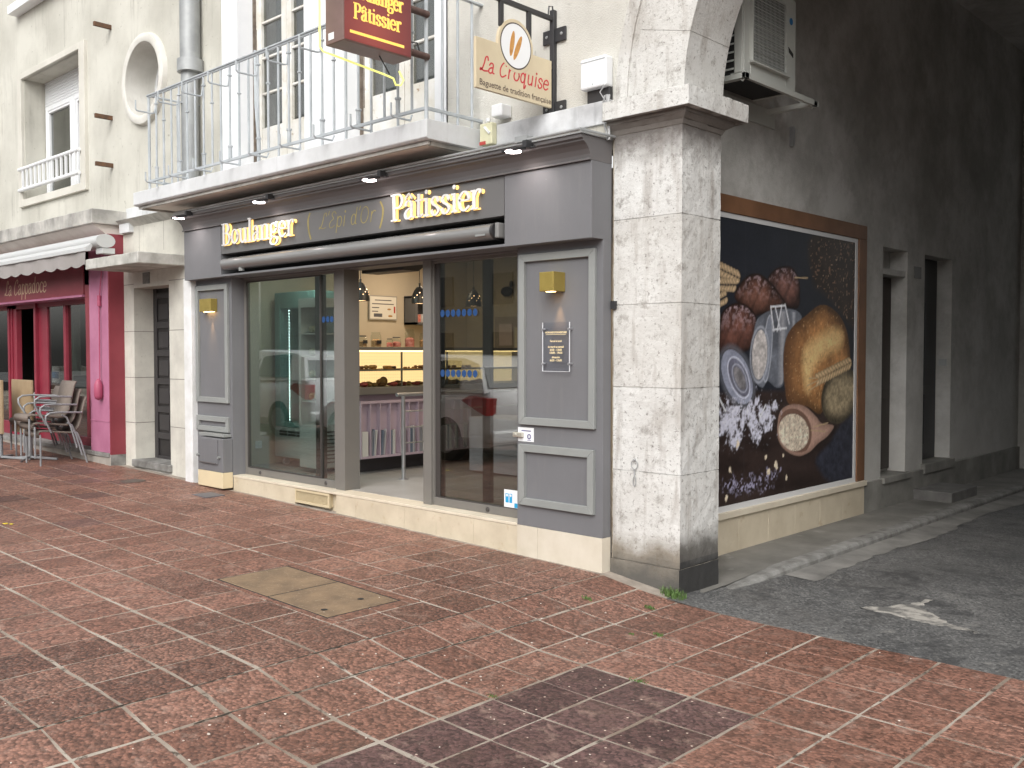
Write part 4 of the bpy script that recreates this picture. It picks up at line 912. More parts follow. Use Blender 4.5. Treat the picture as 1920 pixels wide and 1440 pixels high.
# floodlights above the fascia
M['led'] = emis('flood_led', (1,.86,.84), 14)
for k, (x, lab) in enumerate(((-5.60,'leftmost of four small floodlights, at the corner by the stone doorway'),(-3.98,'small floodlight above the word Boulanger'),(-2.24,'small floodlight above the start of the word Pâtissier'),(-.55,'rightmost small floodlight, in the open past the balcony end'))):
    t = thing('floodlight', lab, 'floodlight', (x,-.33,3.05), 'floodlights over the bakery sign')
    b = B(); b.obox((x,-.36,3.085), (.075,0,0), (0,.055,.012), (0,-.003,.012)); part('lamp_head', b, M['black'], t, bev=.005)
    b = B(); b.lathe((x,-.365,3.066), [(0,0),(.060,0),(.060,.006)], 20); part('lens', b, M['led'], t)
    b = B(); b.box(x+.05,x+.09,-.32,-.24,3.10,3.15); b.tube([(x+.07,-.24,3.14),(x+.13,-.26,3.10),(x+.03,-.3,3.11)], .006, 6); part('bracket', b, M['black'], t)
    l = bpy.data.lights.new('flood_light', 'SPOT'); l.energy = 5; l.color = (1,.90,.85); l.spot_size = R(110); l.spot_blend = .8; l.shadow_soft_size = .05
    o = bpy.data.objects.new('flood_light', l); COL.objects.link(o); o.parent = t; o.location = (0,-.03,.01); o.rotation_euler = (R(38), 0, 0)
# conduit and cables
b = B(); b.tube([(-5.9,-.262,3.165),(.0,-.262,3.165),(.03,.10,3.16)], .011, 8); b.box(-.62,-.5,-.275,-.20,3.155,3.20)
one('cable_conduit', b, M['zinc'], 'thin grey conduit running along the top of the shop cornice', 'conduit')
b = B(); q = random.Random(2)
for k in range(7):
    d = q.uniform(-.02,.02); b.tube([(-.03+d,.085-.004*k,3.47),(-.035+d*1.4,.07,3.42),(-.03+d*1.6,.065,3.30),(.0+d*.8,.05,3.20),(.02+d*.5,.03,3.13)], .0065, 6)
b.tube([(-.06,.09,3.55),(-.09,.07,3.50),(-.05,.06,3.45),(-.02,.07,3.40)], .004, 6)
one('cable_bundle', b, mat('grey_cable', (.33,.33,.33), None, rough=.5), 'bundle of grey cables hanging down beside the pillar capital', 'cables')
b = B(); b.box(.012,.05,.075,.11,1.915,1.975); one('black_clip', b, M['black'], 'small black clip at the left edge of the stone pillar', 'clip')
# awning cassette
aw = thing('awning_cassette', 'long grey rolled awning cassette in the slot under the bakery letters', 'awning', (-3.0,-.1,2.55))
el2 = [(.085*math.cos(a*math.pi/12)*1.0, .066*math.sin(a*math.pi/12)) for a in range(24)]
b = B(); b.prism(el2, lambda y, z: (-5.06, -.095+y, 2.55+z), lambda y, z: (-.98, -.095+y, 2.55+z)); part('cassette_body', b, M['cassette'], aw, smooth=40)
b = B(); b.prism([(p[0]*1.04, p[1]*1.04) for p in el2], lambda y, z: (-.98, -.095+y, 2.55+z), lambda y, z: (-.955, -.095+y, 2.55+z)); part('end_cap', b, M['black'], aw, smooth=40)
b = B(); b.box(-.945,-.905,-.16,-.04,2.49,2.61); part('end_plate', b, M['cassette'], aw, bev=.01)
b = B(); b.tube([(-4.72,-.12,2.46),(-4.72,-.12,2.50)], .03, 10); b.box(-1.14,-1.03,-.1795,-.178,2.515,2.53); part('gear_box', b, M['grey_mould'], aw)

# ------------------------------------------------------------------ inside the bakery
ZF = .256
it = thing('bakery_interior', 'bakery sales room with beige walls and pale floor seen through the open door', 'room', (-3,2,.25))
b = B(); b.box(-5.9,0,.201,4.3,.1,ZF)
part('floor', b, mat('vinyl_floor', (.36,.35,.335), (.25,.24,.225), 1.3, .35, bmp=.05, bscale=20), it)
M['wall_in'] = mat('beige_wall', (.56,.49,.39), (.50,.44,.35), 1, .9)
b = B(); b.box(-5.95,-5.8,.2,4.3,.2,3.0); b.box(-5.95,.1,4.2,4.35,.2,3.0); b.box(-.05,.05,.2,4.3,.2,3.0); part('wall', b, M['wall_in'], it)
b = B(); b.box(-5.9,0,.34,4.3,2.92,3.0); b.box(-5.9,0,.335,.40,2.43,2.95); part('ceiling', b, M['wall_in'], it)
for x, y, e in ((-3.2,1.5,15),(-4.9,2.6,12),(-1.5,2.6,8)):
    l = bpy.data.lights.new('ceiling_spot', 'AREA'); l.energy = e; l.size = .5; l.color = (1,.80,.58)
    o = bpy.data.objects.new('ceiling_spot', l); COL.objects.link(o); o.parent = it; o.location = (x+3, y-2, 2.88-.25)
l = bpy.data.lights.new('window_spot', 'AREA'); l.energy = 10; l.size = .4; l.color = (.85,1,.93)
o = bpy.data.objects.new('window_spot', l); COL.objects.link(o); o.parent = it; o.location = (-4.6+3, .6-2, 2.8-.25)
# sales counter
ct = thing('sales_counter', 'long grey sales counter with lit pastry display and mauve rack below', 'counter', (-4.4,2.4,ZF))
b = B(); b.box(-4.85,-4.14,.95,3.9,ZF+.17,1.13); part('counter_body', b, mat('mauve_panel', (.30,.24,.29), None, rough=.6), ct)
b = B(); b.box(-4.9,-4.07,.915,3.95,1.135,1.215); part('worktop', b, M['alu'], ct, bev=.005)
b = B(); b.box(-4.85,-4.3,1.0,3.9,ZF,ZF+.17); part('counter_plinth', b, mat('dark_grille', (.06,.055,.06), None, rough=.6), ct)
b = B(); yd = [.95,1.08,1.215,1.36,1.50,1.64,1.78,1.92,2.06,2.20,2.34,2.48,2.62]
b.box(-4.135,-4.08,.94,2.66,1.035,1.065); b.box(-4.135,-4.08,.94,2.66,.43,.455)
for y in yd: b.box(-4.135,-4.08,y-.006,y+.006,.455,1.035)
b.box(-4.139,-4.134,.94,2.66,.43,1.065)
part('magazine_rack', b, mat('mauve_rack', (.48,.39,.46), (.44,.36,.43), 3, .55), ct)
# lit display on the worktop
b = B(); b.box(-4.62,-4.08,.93,3.9,1.625,1.66); b.box(-4.62,-4.1,.93,3.9,1.395,1.41)
for y in (.94,1.55,2.25,3.0,3.8): b.box(-4.12,-4.104,y-.008,y+.008,1.215,1.625)
ds = part('display_case', b, M['alu'], ct)
b = B(); b.box(-4.63,-4.615,.93,3.9,1.22,1.625)
m, nt, p, pos = base('perforated_backlight', .6)
vv = N(nt, 'ShaderNodeVectorMath', operation='SCALE'); vv.inputs['Scale'].default_value = 28; nt.links.new(pos, vv.inputs[0])
fr = N(nt, 'ShaderNodeVectorMath', operation='FRACTION'); nt.links.new(vv.outputs[0], fr.inputs[0])
sb = N(nt, 'ShaderNodeVectorMath', operation='SUBTRACT'); sb.inputs[1].default_value = (.5,.5,.5); nt.links.new(fr.outputs[0], sb.inputs[0])
ml = N(nt, 'ShaderNodeVectorMath', operation='MULTIPLY'); ml.inputs[1].default_value = (0,1,1); nt.links.new(sb.outputs[0], ml.inputs[0])
ln = N(nt, 'ShaderNodeVectorMath', operation='LENGTH'); nt.links.new(ml.outputs[0], ln.inputs[0])
cc = mixc(nt, remap(nt, ln.outputs['Value'], .12, .18), (.55,.30,.11), (1.,.69,.32))
nt.links.new(cc, p.inputs['Emission Color']); p.inputs['Emission Strength'].default_value = .95; p.inputs['Base Color'].default_value = (.7,.5,.3,1)
part('back_panel', b, m, ds)
b = B(); b.box(-4.12,-4.10,.95,3.88,1.61,1.624); part('led_strip', b, emis('warm_strip', (1,.68,.34), 3), ds)
part('pane', B().box(-4.098,-4.094,.95,3.88,1.22,1.625), M['glass_jar'], ds)
q = random.Random(12)
pm = [mat('crust_%s' % n, c, None, rough=.6, bmp=.4) for n, c in (('brown',(.22,.10,.035)),('golden',(.42,.23,.07)),('dark',(.07,.035,.02)),('berry',(.35,.05,.04)))]
y = 1.0; k = 0
while y < 3.1:
    b = B(); x = q.uniform(-4.3,-4.2); r_ = q.uniform(.035,.05); s3 = q.uniform(.5,.8) if k != 5 else 1.1
    b.ball((x,y,1.216+r_*s3), r_, 1, 1.1, s3, 6, .18); b.ball((x-.1,y+.03,1.216+r_*s3*.8), r_*.9, 1, 1, s3*.8, 6, .2)
    one('pastry', b, q.choice(pm), 'small brown pastries heaped on the lower level of the lit display', 'pastry', 'pastries on the lower display level', smooth=60)
    y += q.uniform(.075,.10); k += 1
for y, w, h, m_ in ((1.02,.16,.035,pm[0]),(1.22,.13,.045,pm[1]),(1.43,.10,.035,pm[1]),(1.52,.07,.03,pm[2]),(1.78,.2,.02,pm[1]),(1.95,.12,.035,pm[0]),(2.2,.16,.03,pm[1]),(2.45,.14,.03,pm[1]),(2.7,.16,.03,pm[0])):
    b = B(); b.box(-4.32,-4.16,y-w/2,y+w/2,1.411,1.418)
    for i in range(5): b.ball((-4.25+q.uniform(-.03,.03), y-w/2+w*(i+.5)/5, 1.418+h*.45), h*.6, 1.2, 1.1, .8, 6, .2)
    one('pastry_tray', b, m_, 'tray of pastries on the upper shelf of the lit display', 'pastry tray', 'pastry trays on the upper display shelf', smooth=60)
# jars on top of the display
M['candy'] = mat('red_candy', (.55,.12,.10), (.75,.35,.3), 30, .5, bmp=.5)
M['bisc'] = mat('biscuit', (.45,.28,.13), (.25,.13,.06), 40, .7, bmp=.5)
for y, r_, h, mm, lab in ((1.14,.05,.13,M['bisc'],'jar with black label, leftmost on the display top'),(1.33,.06,.17,M['bisc'],'tall glass jar with small black tag on the display'),(1.53,.04,.10,M['candy'],'small squat jar of red sweets on the display'),(1.63,.055,.12,M['candy'],'wide jar of red sweets next to the small one'),(1.83,.06,.21,M['candy'],'tallest glass jar, filled with red sweets'),(2.05,.055,.17,M['bisc'],'glass jar of brown biscuits beside the tallest jar'),(2.18,.05,.13,M['bisc'],'glass jar of biscuits half hidden by the door post')):
    t = thing('candy_jar', lab, 'jar', (-4.3,y,1.66), 'glass jars on the display top')
    c = (-4.3,y,1.661)
    part('glass_body', B().lathe(c, [(0,0),(r_,0),(r_,h*.78),(r_*.8,h*.86),(r_*.8,h*.9)], 18), M['glass_jar'], t, smooth=40)
    part('lid', B().lathe(c, [(r_*.82,h*.9),(r_*.84,h),(0,h)], 18), M['glass_jar'] if h > .15 else M['alu'], t, smooth=40)
    b = B(); b.lathe(c, [(0,.006),(r_*.92,.006),(r_*.92,h*.45),(r_*.5,h*.55),(0,h*.5)], 12); part('contents', b, mm, t)
    if 'black' in lab: part('label', B().box(-4.3+r_,-4.3+r_+.003,y-.03,y+.03,1.70,1.74), M['black'], t)
# magazines in the rack
mg = [mat('magazine_%d' % i, c, None, rough=.5) for i, c in enumerate(((.62,.62,.6),(.5,.5,.52),(.28,.29,.32),(.16,.2,.26)))]
for i in range(len(yd)-1):
    n = 1 if i == 0 else q.randint(3,5); y = yd[i]+.012
    for j in range(n):
        w = .08 if i == 0 else q.uniform(.006,.014); h = q.uniform(.26,.31)
        b = B(); ti = q.uniform(0,.03) if i in (1,2) else 0; b.obox((-4.10,y+w/2+ti/2,.456+h/2), (.02,0,0), (0,w/2,0), (0,ti/2,h/2))
        one('magazine', b, mg[0] if i == 0 else q.choice(mg), 'thin magazine standing upright in the mauve rack' if i else 'thick cream stack of paper in first slot of mauve rack', 'magazine', 'magazines in the mauve rack' if i else None)
        y += w+q.uniform(.006,.014)
        if y > yd[i+1]-.02: break
# steel handrail
hr = thing('queue_rail', 'brushed steel queue rail with round post inside the doorway', 'rail', (-3.49,1.05,ZF))
sm = mat('brushed_steel', (.42,.43,.44), None, rough=.32, metal=.8)
b = B(); b.tube([(-3.49,1.05,ZF),(-3.49,1.05,1.14)], .021, 14); b.lathe((-3.49,1.05,ZF), [(.055,0),(.055,.006),(.02,.01)], 18); part('post', b, sm, hr, smooth=40)
b = B(); b.tube([(-3.49,.96,1.155),(-3.49,2.9,1.155)], .02, 12); part('top_rail', b, sm, hr, smooth=40)
for z in (.64,.805,.975):
    part('rail', B().tube([(-3.49,1.05,z),(-3.49,2.9,z)], .008, 8), sm, hr, smooth=40)
b = B(); b.tube([(-3.49,2.88,ZF),(-3.49,2.88,1.14)], .021, 14); part('post', b, sm, hr, smooth=40)
# pendant lamps
for y, lab in ((1.27,'black perforated pendant lamp beside the left door post'),(2.16,'black perforated pendant lamp beside the right door post'),(3.07,'black pendant lamp seen through the right glass panel')):
    t = thing('pendant_lamp', lab, 'pendant lamp', (-4.5,y,2.19), 'black pendant lamps over the counter'); c = (-4.5,y,2.19)
    part('shade', B().lathe(c, [(.105,0),(.10,.06),(.085,.12),(.06,.17),(.03,.205),(.012,.215),(.012,.25)], 24), M['black'], t, smooth=50)
    part('cord', B().tube([(-4.5,y,2.43),(-4.5,y,2.93)], .004, 6), M['black'], t)
    part('bulb', B().lathe(c, [(0,.008),(.088,.008),(.09,.014),(0,.016)], 20), emis('bulb_glow', (1,.6,.3), 5) if 'bulb_glow' not in bpy.data.materials else bpy.data.materials['bulb_glow'], t)
    b = B()
    for i in range(9):
        a = -1.4+.35*i; rr = .093-.006*(i % 3); zz = .07+.03*(i % 3); b.ball((-4.5+rr*math.cos(a), y+rr*math.sin(a), 2.19+zz), .006, 1,1,1,4)
    part('perforation', b, bpy.data.materials['bulb_glow'], t)
    l = bpy.data.lights.new('pendant_light', 'SPOT'); l.energy = 7; l.color = (1,.62,.34); l.spot_size = R(100); l.spot_blend = .6; l.shadow_soft_size = .05
    o = bpy.data.objects.new('pendant_light', l); COL.objects.link(o); o.parent = t; o.location = (0,0,-.02)
# framed price poster on the side wall
ps = thing('price_poster', 'white framed price poster on the beige side wall above the jars', 'poster', (-5.78,2.62,2.04))
b = B(); X = -5.79
b.box(X,X+.02,2.385,2.86,2.035,2.36); part('poster_frame', b, mat('poster_frame_grey', (.35,.33,.3), None, rough=.5), ps)
part('sheet', B().box(X+.02,X+.022,2.40,2.845,2.05,2.345), mat('poster_paper', (.75,.72,.66), None, rough=.6), ps)
b = B(); 
for y0,y1,z in ((2.48,2.76,2.30),(2.43,2.80,2.25),(2.43,2.55,2.20),(2.43,2.53,2.15)): b.box(X+.022,X+.0235,y0,y1,z-.008,z+.004)
b.box(X+.022,X+.0235,2.46,2.60,2.075,2.12); part('print', b, mat('ink_grey', (.1,.1,.12), None, rough=.6), ps)
b = B(); b.ball((X+.022,2.72,2.18), .035, .05,1,.35,5); b.ball((X+.022,2.74,2.09), .035, .05,1.2,.4,5); part('print', b, pm[1], ps)
b = B(); b.box(X+.022,X+.0235,2.80,2.825,2.13,2.22); part('print', b, M['red_mark'], ps)
b = B(); b.frame(0,0,0,0,0,0,0) if False else None
b.box(-5.79,-5.55,3.0,3.04,1.98,2.36); b.box(-5.79,-5.55,3.5,3.54,1.98,2.36); b.box(-5.79,-5.55,3.0,3.54,1.98,2.01); b.box(-5.79,-5.55,3.0,3.54,2.34,2.37); b.box(-5.79,-5.78,3.0,3.54,1.98,2.36)
one('wall_shelf', b, mat('shelf_grey_paint', (.12,.12,.13), None, rough=.6), 'grey box shelf on the side wall behind the second pendant lamp', 'shelf')
for y, c_ in ((3.10,M['candy']),(3.2,M['white']),(3.3,pm[0]),(3.4,M['candy'])):
    one('shelf_box', B().box(-5.7,-5.6,y-.035,y+.035,2.011,2.011+.1+.05*math.sin(y*9)**2), c_, 'little packet standing in the grey box shelf', 'packet', 'packets in the grey box shelf')
# air curtain over the door
b = B(); b.prism([(.45,2.43),(.66,2.43),(.72,2.47),(.72,2.56),(.45,2.56)], lambda y, z: (-3.42, y, z-.04), lambda y, z: (-2.78, y, z-.04))
one('air_curtain', b, M['black'], 'black air curtain unit hanging above the open doorway', 'air curtain', bev=.01)
# upright cake fridge behind the left window
fg = thing('cake_fridge', 'teal upright refrigerated cabinet on castors behind the left window', 'fridge', (-5.2,1.2,ZF))
M['teal'] = mat('teal_cabinet', (.20,.33,.31), (.17,.29,.27), 2, .4); M['fgrey'] = mat('fridge_grey', (.42,.43,.42), None, rough=.4)
b = B(); b.box(-5.64,-5.52,.86,1.5,.72,2.31); b.box(-4.94,-4.82,.86,1.5,.72,2.31); b.box(-5.52,-4.94,.86,1.5,2.12,2.31); b.box(-5.52,-4.94,1.46,1.5,.72,2.12); b.box(-5.52,-4.94,.86,1.5,.72,.78)
part('cabinet_body', b, M['teal'], fg, bev=.01)
b = B(); b.box(-5.64,-4.82,.85,1.5,.36,.715); part('machine_housing', b, M['fgrey'], fg, bev=.01)
for k in range(6): x = -5.52+.175*(k % 3); z = .655-.035*(k//3); part('vent_slot', B().box(x,x+.15,.842,.852,z,z+.024), M['black'], fg)
for k in range(4): z = .98+.27*k; part('shelf', B().box(-5.52,-4.94,.9,1.45,z,z+.012), M['glass_jar'], fg)
b = B()
for x in (-5.42,-5.08):
    z = .80
    while z < 2.1: b.ball((x,.92,z), .006, 1,1,1,3); z += .035 if x < -5.2 else .055
part('led_string', b, emis('led_white', (.8,1,1), 9), fg)
part('glass_door', B().box(-5.52,-4.94,.865,.87,.78,2.12), M['glass_jar'], fg)
for x in (-5.55,-4.92):
    for y in (.95,1.4): part('castor', B().lathe((x,y,ZF+.042), [(.0,-.02),(.042,-.02),(.042,.02),(0,.02)], 14, 'x'), M['zinc'], fg)
b = B(); q = random.Random(4)
for k in range(4):
    for i in range(3): b.ball((-5.4+.17*i,1.1,1.0+.27*k+.03), .05, 1,1,.6,5,.2)
part('cakes', b, pm[1], fg)
dfr = thing('display_fridge', 'grey refrigerated display with louvred base beside the counter end', 'fridge', (-4.65,1,ZF))
b = B(); b.box(-4.78,-4.42,.62,.91,.32,.80); part('machine_housing', b, M['fgrey'], dfr, bev=.01)
for k in range(9): part('louvre', B().box(-4.421,-4.412,.66,.89,.38+.042*k,.392+.042*k), M['alu_dark'], dfr)
b = B(); b.box(-4.78,-4.74,.62,.91,.8,2.2); b.box(-4.74,-4.42,.62,.91,2.1,2.2); b.box(-4.74,-4.42,.895,.91,.8,2.1); 
for z in (1.05,1.3,1.55,1.8): b.box(-4.74,-4.43,.63,.89,z,z+.012)
part('shelving', b, M['fgrey'], dfr)
b = B()
for z in (1.06,1.31,1.56,1.81):
    for i in range(3): b.ball((-4.7+.1*i,.75,z+.05), .045, 1,1,.9,5,.3)
part('packets', b, mat('green_packets', (.12,.25,.14), (.45,.4,.3), 9, .6), dfr)
one('wall_socket', B().box(-5.8,-5.785,.68,.77,.45,.54), M['white'], 'white wall socket low on the side wall behind the left window', 'socket', bev=.006)
# back of the room, seen through the right glass
cb = thing('side_cabinet', 'pale lavender low cabinet with drawers seen through the right glass', 'cabinet', (-3.1,2.3,ZF))
b = B(); b.box(-3.42,-2.5,1.95,2.5,.28,.88); part('cabinet_body', b, mat('lavender_laminate', (.46,.45,.52), None, rough=.4), cb, bev=.004)
for z in (.48,.68): part('drawer_front', B().box(-3.40,-2.52,1.935,1.952,z+.01,z+.19), bpy.data.materials['lavender_laminate'], cb, bev=.003)
nb_ = thing('notice_board', 'pinned sheets and cards on the rear wall seen through the right glass', 'notice board', (-4.6,4.18,1.6))
part('board', B().box(-5.2,-4.2,4.17,4.2,1.55,2.1), mat('board_cork', (.35,.3,.26), None, rough=.8), nb_)
for x0, x1, z0, z1, c_ in ((-5.1,-4.85,1.7,2.0,(.6,.5,.5)),(-4.8,-4.5,1.62,1.95,(.62,.55,.4)),(-4.45,-4.25,1.7,2.05,(.7,.68,.66))):
    part('sheet', B().box(x0,x1,4.155,4.169,z0,z1), mat('paper', c_, None, rough=.7), nb_)
b = B(); b.lathe((-5.35,4.19,2.42), [(0,-.02),(.11,-.02),(.14,-.012),(.14,0)], 24, 'y'); one('wall_clock', b, mat('clock_cream', (.55,.5,.35), None, rough=.5), 'round cream wall clock high on the rear wall', 'clock')
b = B(); b.ball((-4.95,4.15,2.45), .09, 1.2,.5,.8,7); b.ball((-4.86,4.15,2.55), .035, 1,.6,1.4,6); one('hen_ornament', b, M['black'], 'dark hen shaped ornament beside the round clock', 'ornament')

# ------------------------------------------------------------------ mural print in the passage
mu = thing('bread_mural', 'large dark photo print of bread, open flour jar and wooden spoon in the passage', 'mural', (.16,2.4,.3))
MY0, MY1, MZ0, MZ1 = .80, 3.87, .335, 2.70
def sdist(P, poly):
    """signed distance (positive inside) from points (n,2) to a polygon"""
    p = np.array(poly); q = np.roll(p, -1, 0); d = np.full(len(P), 1e9); ins = np.zeros(len(P), bool)
    for a, b2 in zip(p, q):
        e = b2-a; w = P-a; t = np.clip((w@e)/(e@e+1e-12), 0, 1); d = np.minimum(d, np.hypot(*(w-t[:,None]*e).T))
        c = ((a[1] <= P[:,1]) != (b2[1] <= P[:,1])); xi = a[0]+(P[:,1]-a[1])/((b2[1]-a[1]) or 1e-9)*e[0]; ins ^= c & (P[:,0] < xi)
    return np.where(ins, d, -d)
def vnoise(P, s, seed):
    rg = np.random.RandomState(seed); T = rg.rand(64, 64); X = P*s; i = np.floor(X).astype(int); f = X-i; f = f*f*(3-2*f)
    t = lambda a, c: T[a % 64, c % 64]
    return (t(i[:,0],i[:,1])*(1-f[:,0])+t(i[:,0]+1,i[:,1])*f[:,0])*(1-f[:,1])+(t(i[:,0],i[:,1]+1)*(1-f[:,0])+t(i[:,0]+1,i[:,1]+1)*f[:,0])*f[:,1]
def fb(P, s, seed): return .5*vnoise(P,s,seed)+.3*vnoise(P,s*2.1,seed+1)+.2*vnoise(P,s*4.3,seed+2)
def mural():
    ny, nz = 260, 250
    Y, Z = np.meshgrid(np.linspace(MY0, MY1, ny+1), np.linspace(MZ0, MZ1, nz+1), indexing='ij'); P = np.stack([Y.ravel(), Z.ravel()], 1)
    C = np.zeros((len(P), 3)); C[:] = (.012,.014,.02); nz_ = fb(P, 3, 1)[:,None]
    C += nz_*np.array((.008,.009,.013))
    def smooth(poly): return [(p.x, p.y) for p in cr(poly, True, 4)]
    def put(mask, col): m = np.clip(mask, 0, 1)[:,None]; C[:] = C*(1-m)+np.array(col)*m if not isinstance(col, np.ndarray) else C*(1-m)+col*m
    D = {k: sdist(P, smooth(v) if k != 'table' else v) for k, v in MS.items()}
    aa = lambda d, w=.008: np.clip(d/w+.5, 0, 1)
    sp = lambda s, th, seed: np.clip((vnoise(P, s, seed)-th)/.08, 0, 1)
    A = lambda *c: np.array(c)[None,:]
    # seeds
    put(aa(D['seeds'], .1), A(.035,.022,.015)*(.5+fb(P,8,3)[:,None])); put(aa(D['seeds'],.05)*sp(48,.80,5), A(.22,.12,.07)); put(aa(D['seeds'],.05)*sp(36,.90,6), A(.42,.28,.18))
    # wheat: diagonal kernels
    def ears(p0, p1, n, wid, c):
        p0, p1 = np.array(p0), np.array(p1); d = (p1-p0)/n; L = np.hypot(*d); u = d/L; v = np.array((-u[1], u[0]))
        for i in range(n):
            for s_ in (-1, 1):
                cc = p0+d*(i+.5)+v*s_*wid*.42; w_ = (P-cc); a = (w_@u)*.86+(w_@v)*(-s_)*.5; e = (w_@v)*.86+(w_@u)*s_*.5
                q_ = (a/(L*1.05))**2+(e/(wid*.34))**2; put(np.clip((1-q_)*3, 0, 1), np.array(c)[None,:]*(.35+.9*np.clip(1-q_,0,1)*(.6+.6*vnoise(P,90,9)))[:,None])
    for k_, (a0, a1) in enumerate((((1.05,2.33),(1.62,2.22)),((1.05,2.14),(1.56,2.16)),((1.05,1.93),(1.42,2.06)))): ears(a0, a1, 12, .075, (.44,.31,.17))
    for k, c, seed in (('loafC',(.15,.062,.045),11),('loafB',(.17,.068,.042),12),('loafA',(.16,.06,.04),13)):
        d = D[k]; sh = np.clip(d/.16, .06, 1)**.8*(.25+1.1*fb(P, 5, seed)+.35*vnoise(P, 40, seed+3)); cr_x = .6+.4*np.clip(abs(((P[:,0]*.8-P[:,1]*.6)*5.2) % 1-.5)*5, 0, 1); put(aa(d), np.array(c)[None,:]*(sh*cr_x*1.15)[:,None])
        top = np.clip((P[:,1]-np.mean([p[1] for p in MS[k]])+.05)/.22, 0, 1)
        put(aa(d-.02)*top*np.clip((fb(P, 38, seed+5)-.46)/.2, 0, 1)*.6, A(.46,.33,.36))
    put(aa(D['jar']), A(.11,.12,.145)*(.4+1.3*fb(P,7,20))[:,None])
    dx = P[:,0]; jy = np.array(MS['jar'])[:,0]; t = (dx-jy.min())/(jy.max()-jy.min())
    put(aa(D['jar']-.02)*np.clip(1-abs(t-.60)/.10, 0, 1)*.8, A(.34,.34,.37)); put(aa(D['jar']-.02)*np.clip(1-abs(t-.83)/.05,0,1)*.5, A(.5,.52,.58))
    put(aa(D['jarring'])*.85, A(.20,.22,.27)); put(np.clip(1-abs(D['jarring'])/.012,0,1)*.7, A(.48,.5,.56))
    put(aa(D['jarflour']), A(.50,.46,.44)*(.45+.9*fb(P,26,23))[:,None]); put(np.clip(1-abs(D['jarflour']-(-.025))/.02,0,1)*.8, A(.36,.38,.44))
    # wire clasp
    def line(a, b2, w, c):
        a, b2 = np.array(a), np.array(b2); e = b2-a; t = np.clip(((P-a)@e)/(e@e), 0, 1); d = np.hypot(*(P-a-t[:,None]*e).T); put(np.clip(1.5-d/w, 0, 1), A(*c))
    # table surface
    tb = aa(D['table'], .05); put(tb, A(.03,.018,.015)*(.4+1.3*fb(P*np.array([.5,1.5]),5,30))[:,None])
    put(np.clip(1-abs(D['lid']+.02)/.045, 0, 1)*.6, A(.14,.15,.18))
    put(aa(D['lid']), A(.27,.29,.38)*(.6+.6*fb(P,5,31))[:,None]); put(np.clip(1-abs(D['lid2'])/.012,0,1), A(.52,.54,.64)); put(aa(D['lid2']-.012), A(.13,.13,.18)*(.5+fb(P,9,32))[:,None])
    put(np.clip(1-abs(D['lid3'])/.012,0,1)*.8, A(.40,.42,.5)); put(aa(D['lid3']-.02), A(.20,.19,.2)*(.3+1.2*fb(P,22,33))[:,None])
    d = D['bread']; by = P[:,0]; cx = 3.1
    sh = np.clip(d/.18, .18, 1)**.7; n = .6*fb(P, 9, 40)+.4*fb(P, 34, 41); put(aa(d), (A(.40,.18,.042)*(sh*(.25+1.4*n))[:,None]))
    put(aa(d)*np.clip((3.0-by)/.5, 0, 1)*.7, A(.13,.055,.02)); put(np.clip(D['breadlight']/.12+.4, 0, 1)*aa(d-.04)*.9, A(.72,.47,.17)*(.65+.6*n)[:,None])
    put(aa(d-.03)*sp(60,.85,44)*.5, A(.7,.45,.2)); put(aa(d-.03)*sp(55,.87,45)*.5, A(.15,.06,.02))
    d = D['round']; sh = np.clip(d/.15, .2, 1); put(aa(d), A(.34,.265,.15)*(sh*(.35+1.2*fb(P,30,50)))[:,None])
    ears((3.05,1.34),(3.80,1.50), 13, .075, (.52,.36,.18))
    put(aa(D['berries'],.06), A(.028,.03,.045)*(.4+1.4*fb(P,20,52))[:,None])
    d = D['spoon']; put(aa(d), A(.36,.215,.16)*(.55+.5*np.clip(d/.06,0,1)+.25*fb(P*np.array([3,1]),8,60))[:,None])
    put(aa(d-.03)*aa(D['oats']+.05), A(.17,.09,.06))
    put(aa(D['oats']), A(.66,.55,.42)*(.35+1.0*fb(P,34,61))[:,None]); put(aa(D['oats'])*sp(70,.72,62)*.6, A(.2,.13,.08))
    fl = fb(P, 16, 70); f1_ = D['flour1']+(fl-.45)*.42; put(np.clip(f1_/.06, 0, 1)*np.clip((fb(P,30,71)-.22)/.25, 0, 1), A(.50,.50,.60))
    put(np.clip((D['flour1']+.16)/.2,0,1)*sp(85,.84,72), A(.5,.5,.58)); f2_ = D['flour2']+(fl-.5)*.28; put(np.clip(f2_/.08,0,1)*sp(60,.5,73)*.8, A(.32,.30,.44))
    for (cy, cz, rr, s2) in ((1.62,.83,.022,1),(1.50,.62,.018,2),(2.10,.68,.02,3),(2.28,.6,.03,4),(2.14,.55,.024,5),(2.48,.47,.016,6),(1.44,.40,.02,7),(2.42,.68,.012,8)):
        dd = rr-np.hypot(P[:,0]-cy, (P[:,1]-cz)*.8)+(fb(P,30,80+s2)-.5)*.04; put(aa(dd), A(.60,.50,.36))
    for a, b2 in (((2.16,2.0),(2.42,2.02)),((2.20,1.80),(2.45,1.82)),((2.16,2.0),(2.22,1.79)),((2.42,2.03),(2.50,1.86)),((2.24,2.0),(2.34,1.80)),((2.36,2.02),(2.28,1.79)),((1.98,1.02),(2.08,1.14)),((1.30,1.25),(1.42,1.12))): line(a, b2, .009, (.55,.56,.60))
    for a, b2 in (((3.05,1.36),(2.9,1.36)),((3.10,1.34),(2.86,1.29)),((3.12,1.31),(2.92,1.25)),((2.6,2.28),(2.85,2.29)),((2.95,.87),(3.25,.84)),((3.0,.90),(3.3,.92))): line(a, b2, .006, (.42,.30,.16))
    for yy in (1.72, 2.86, 2.44): put(np.clip(1-abs(P[:,0]-yy)/.006,0,1)*.25, A(.05,.05,.055))
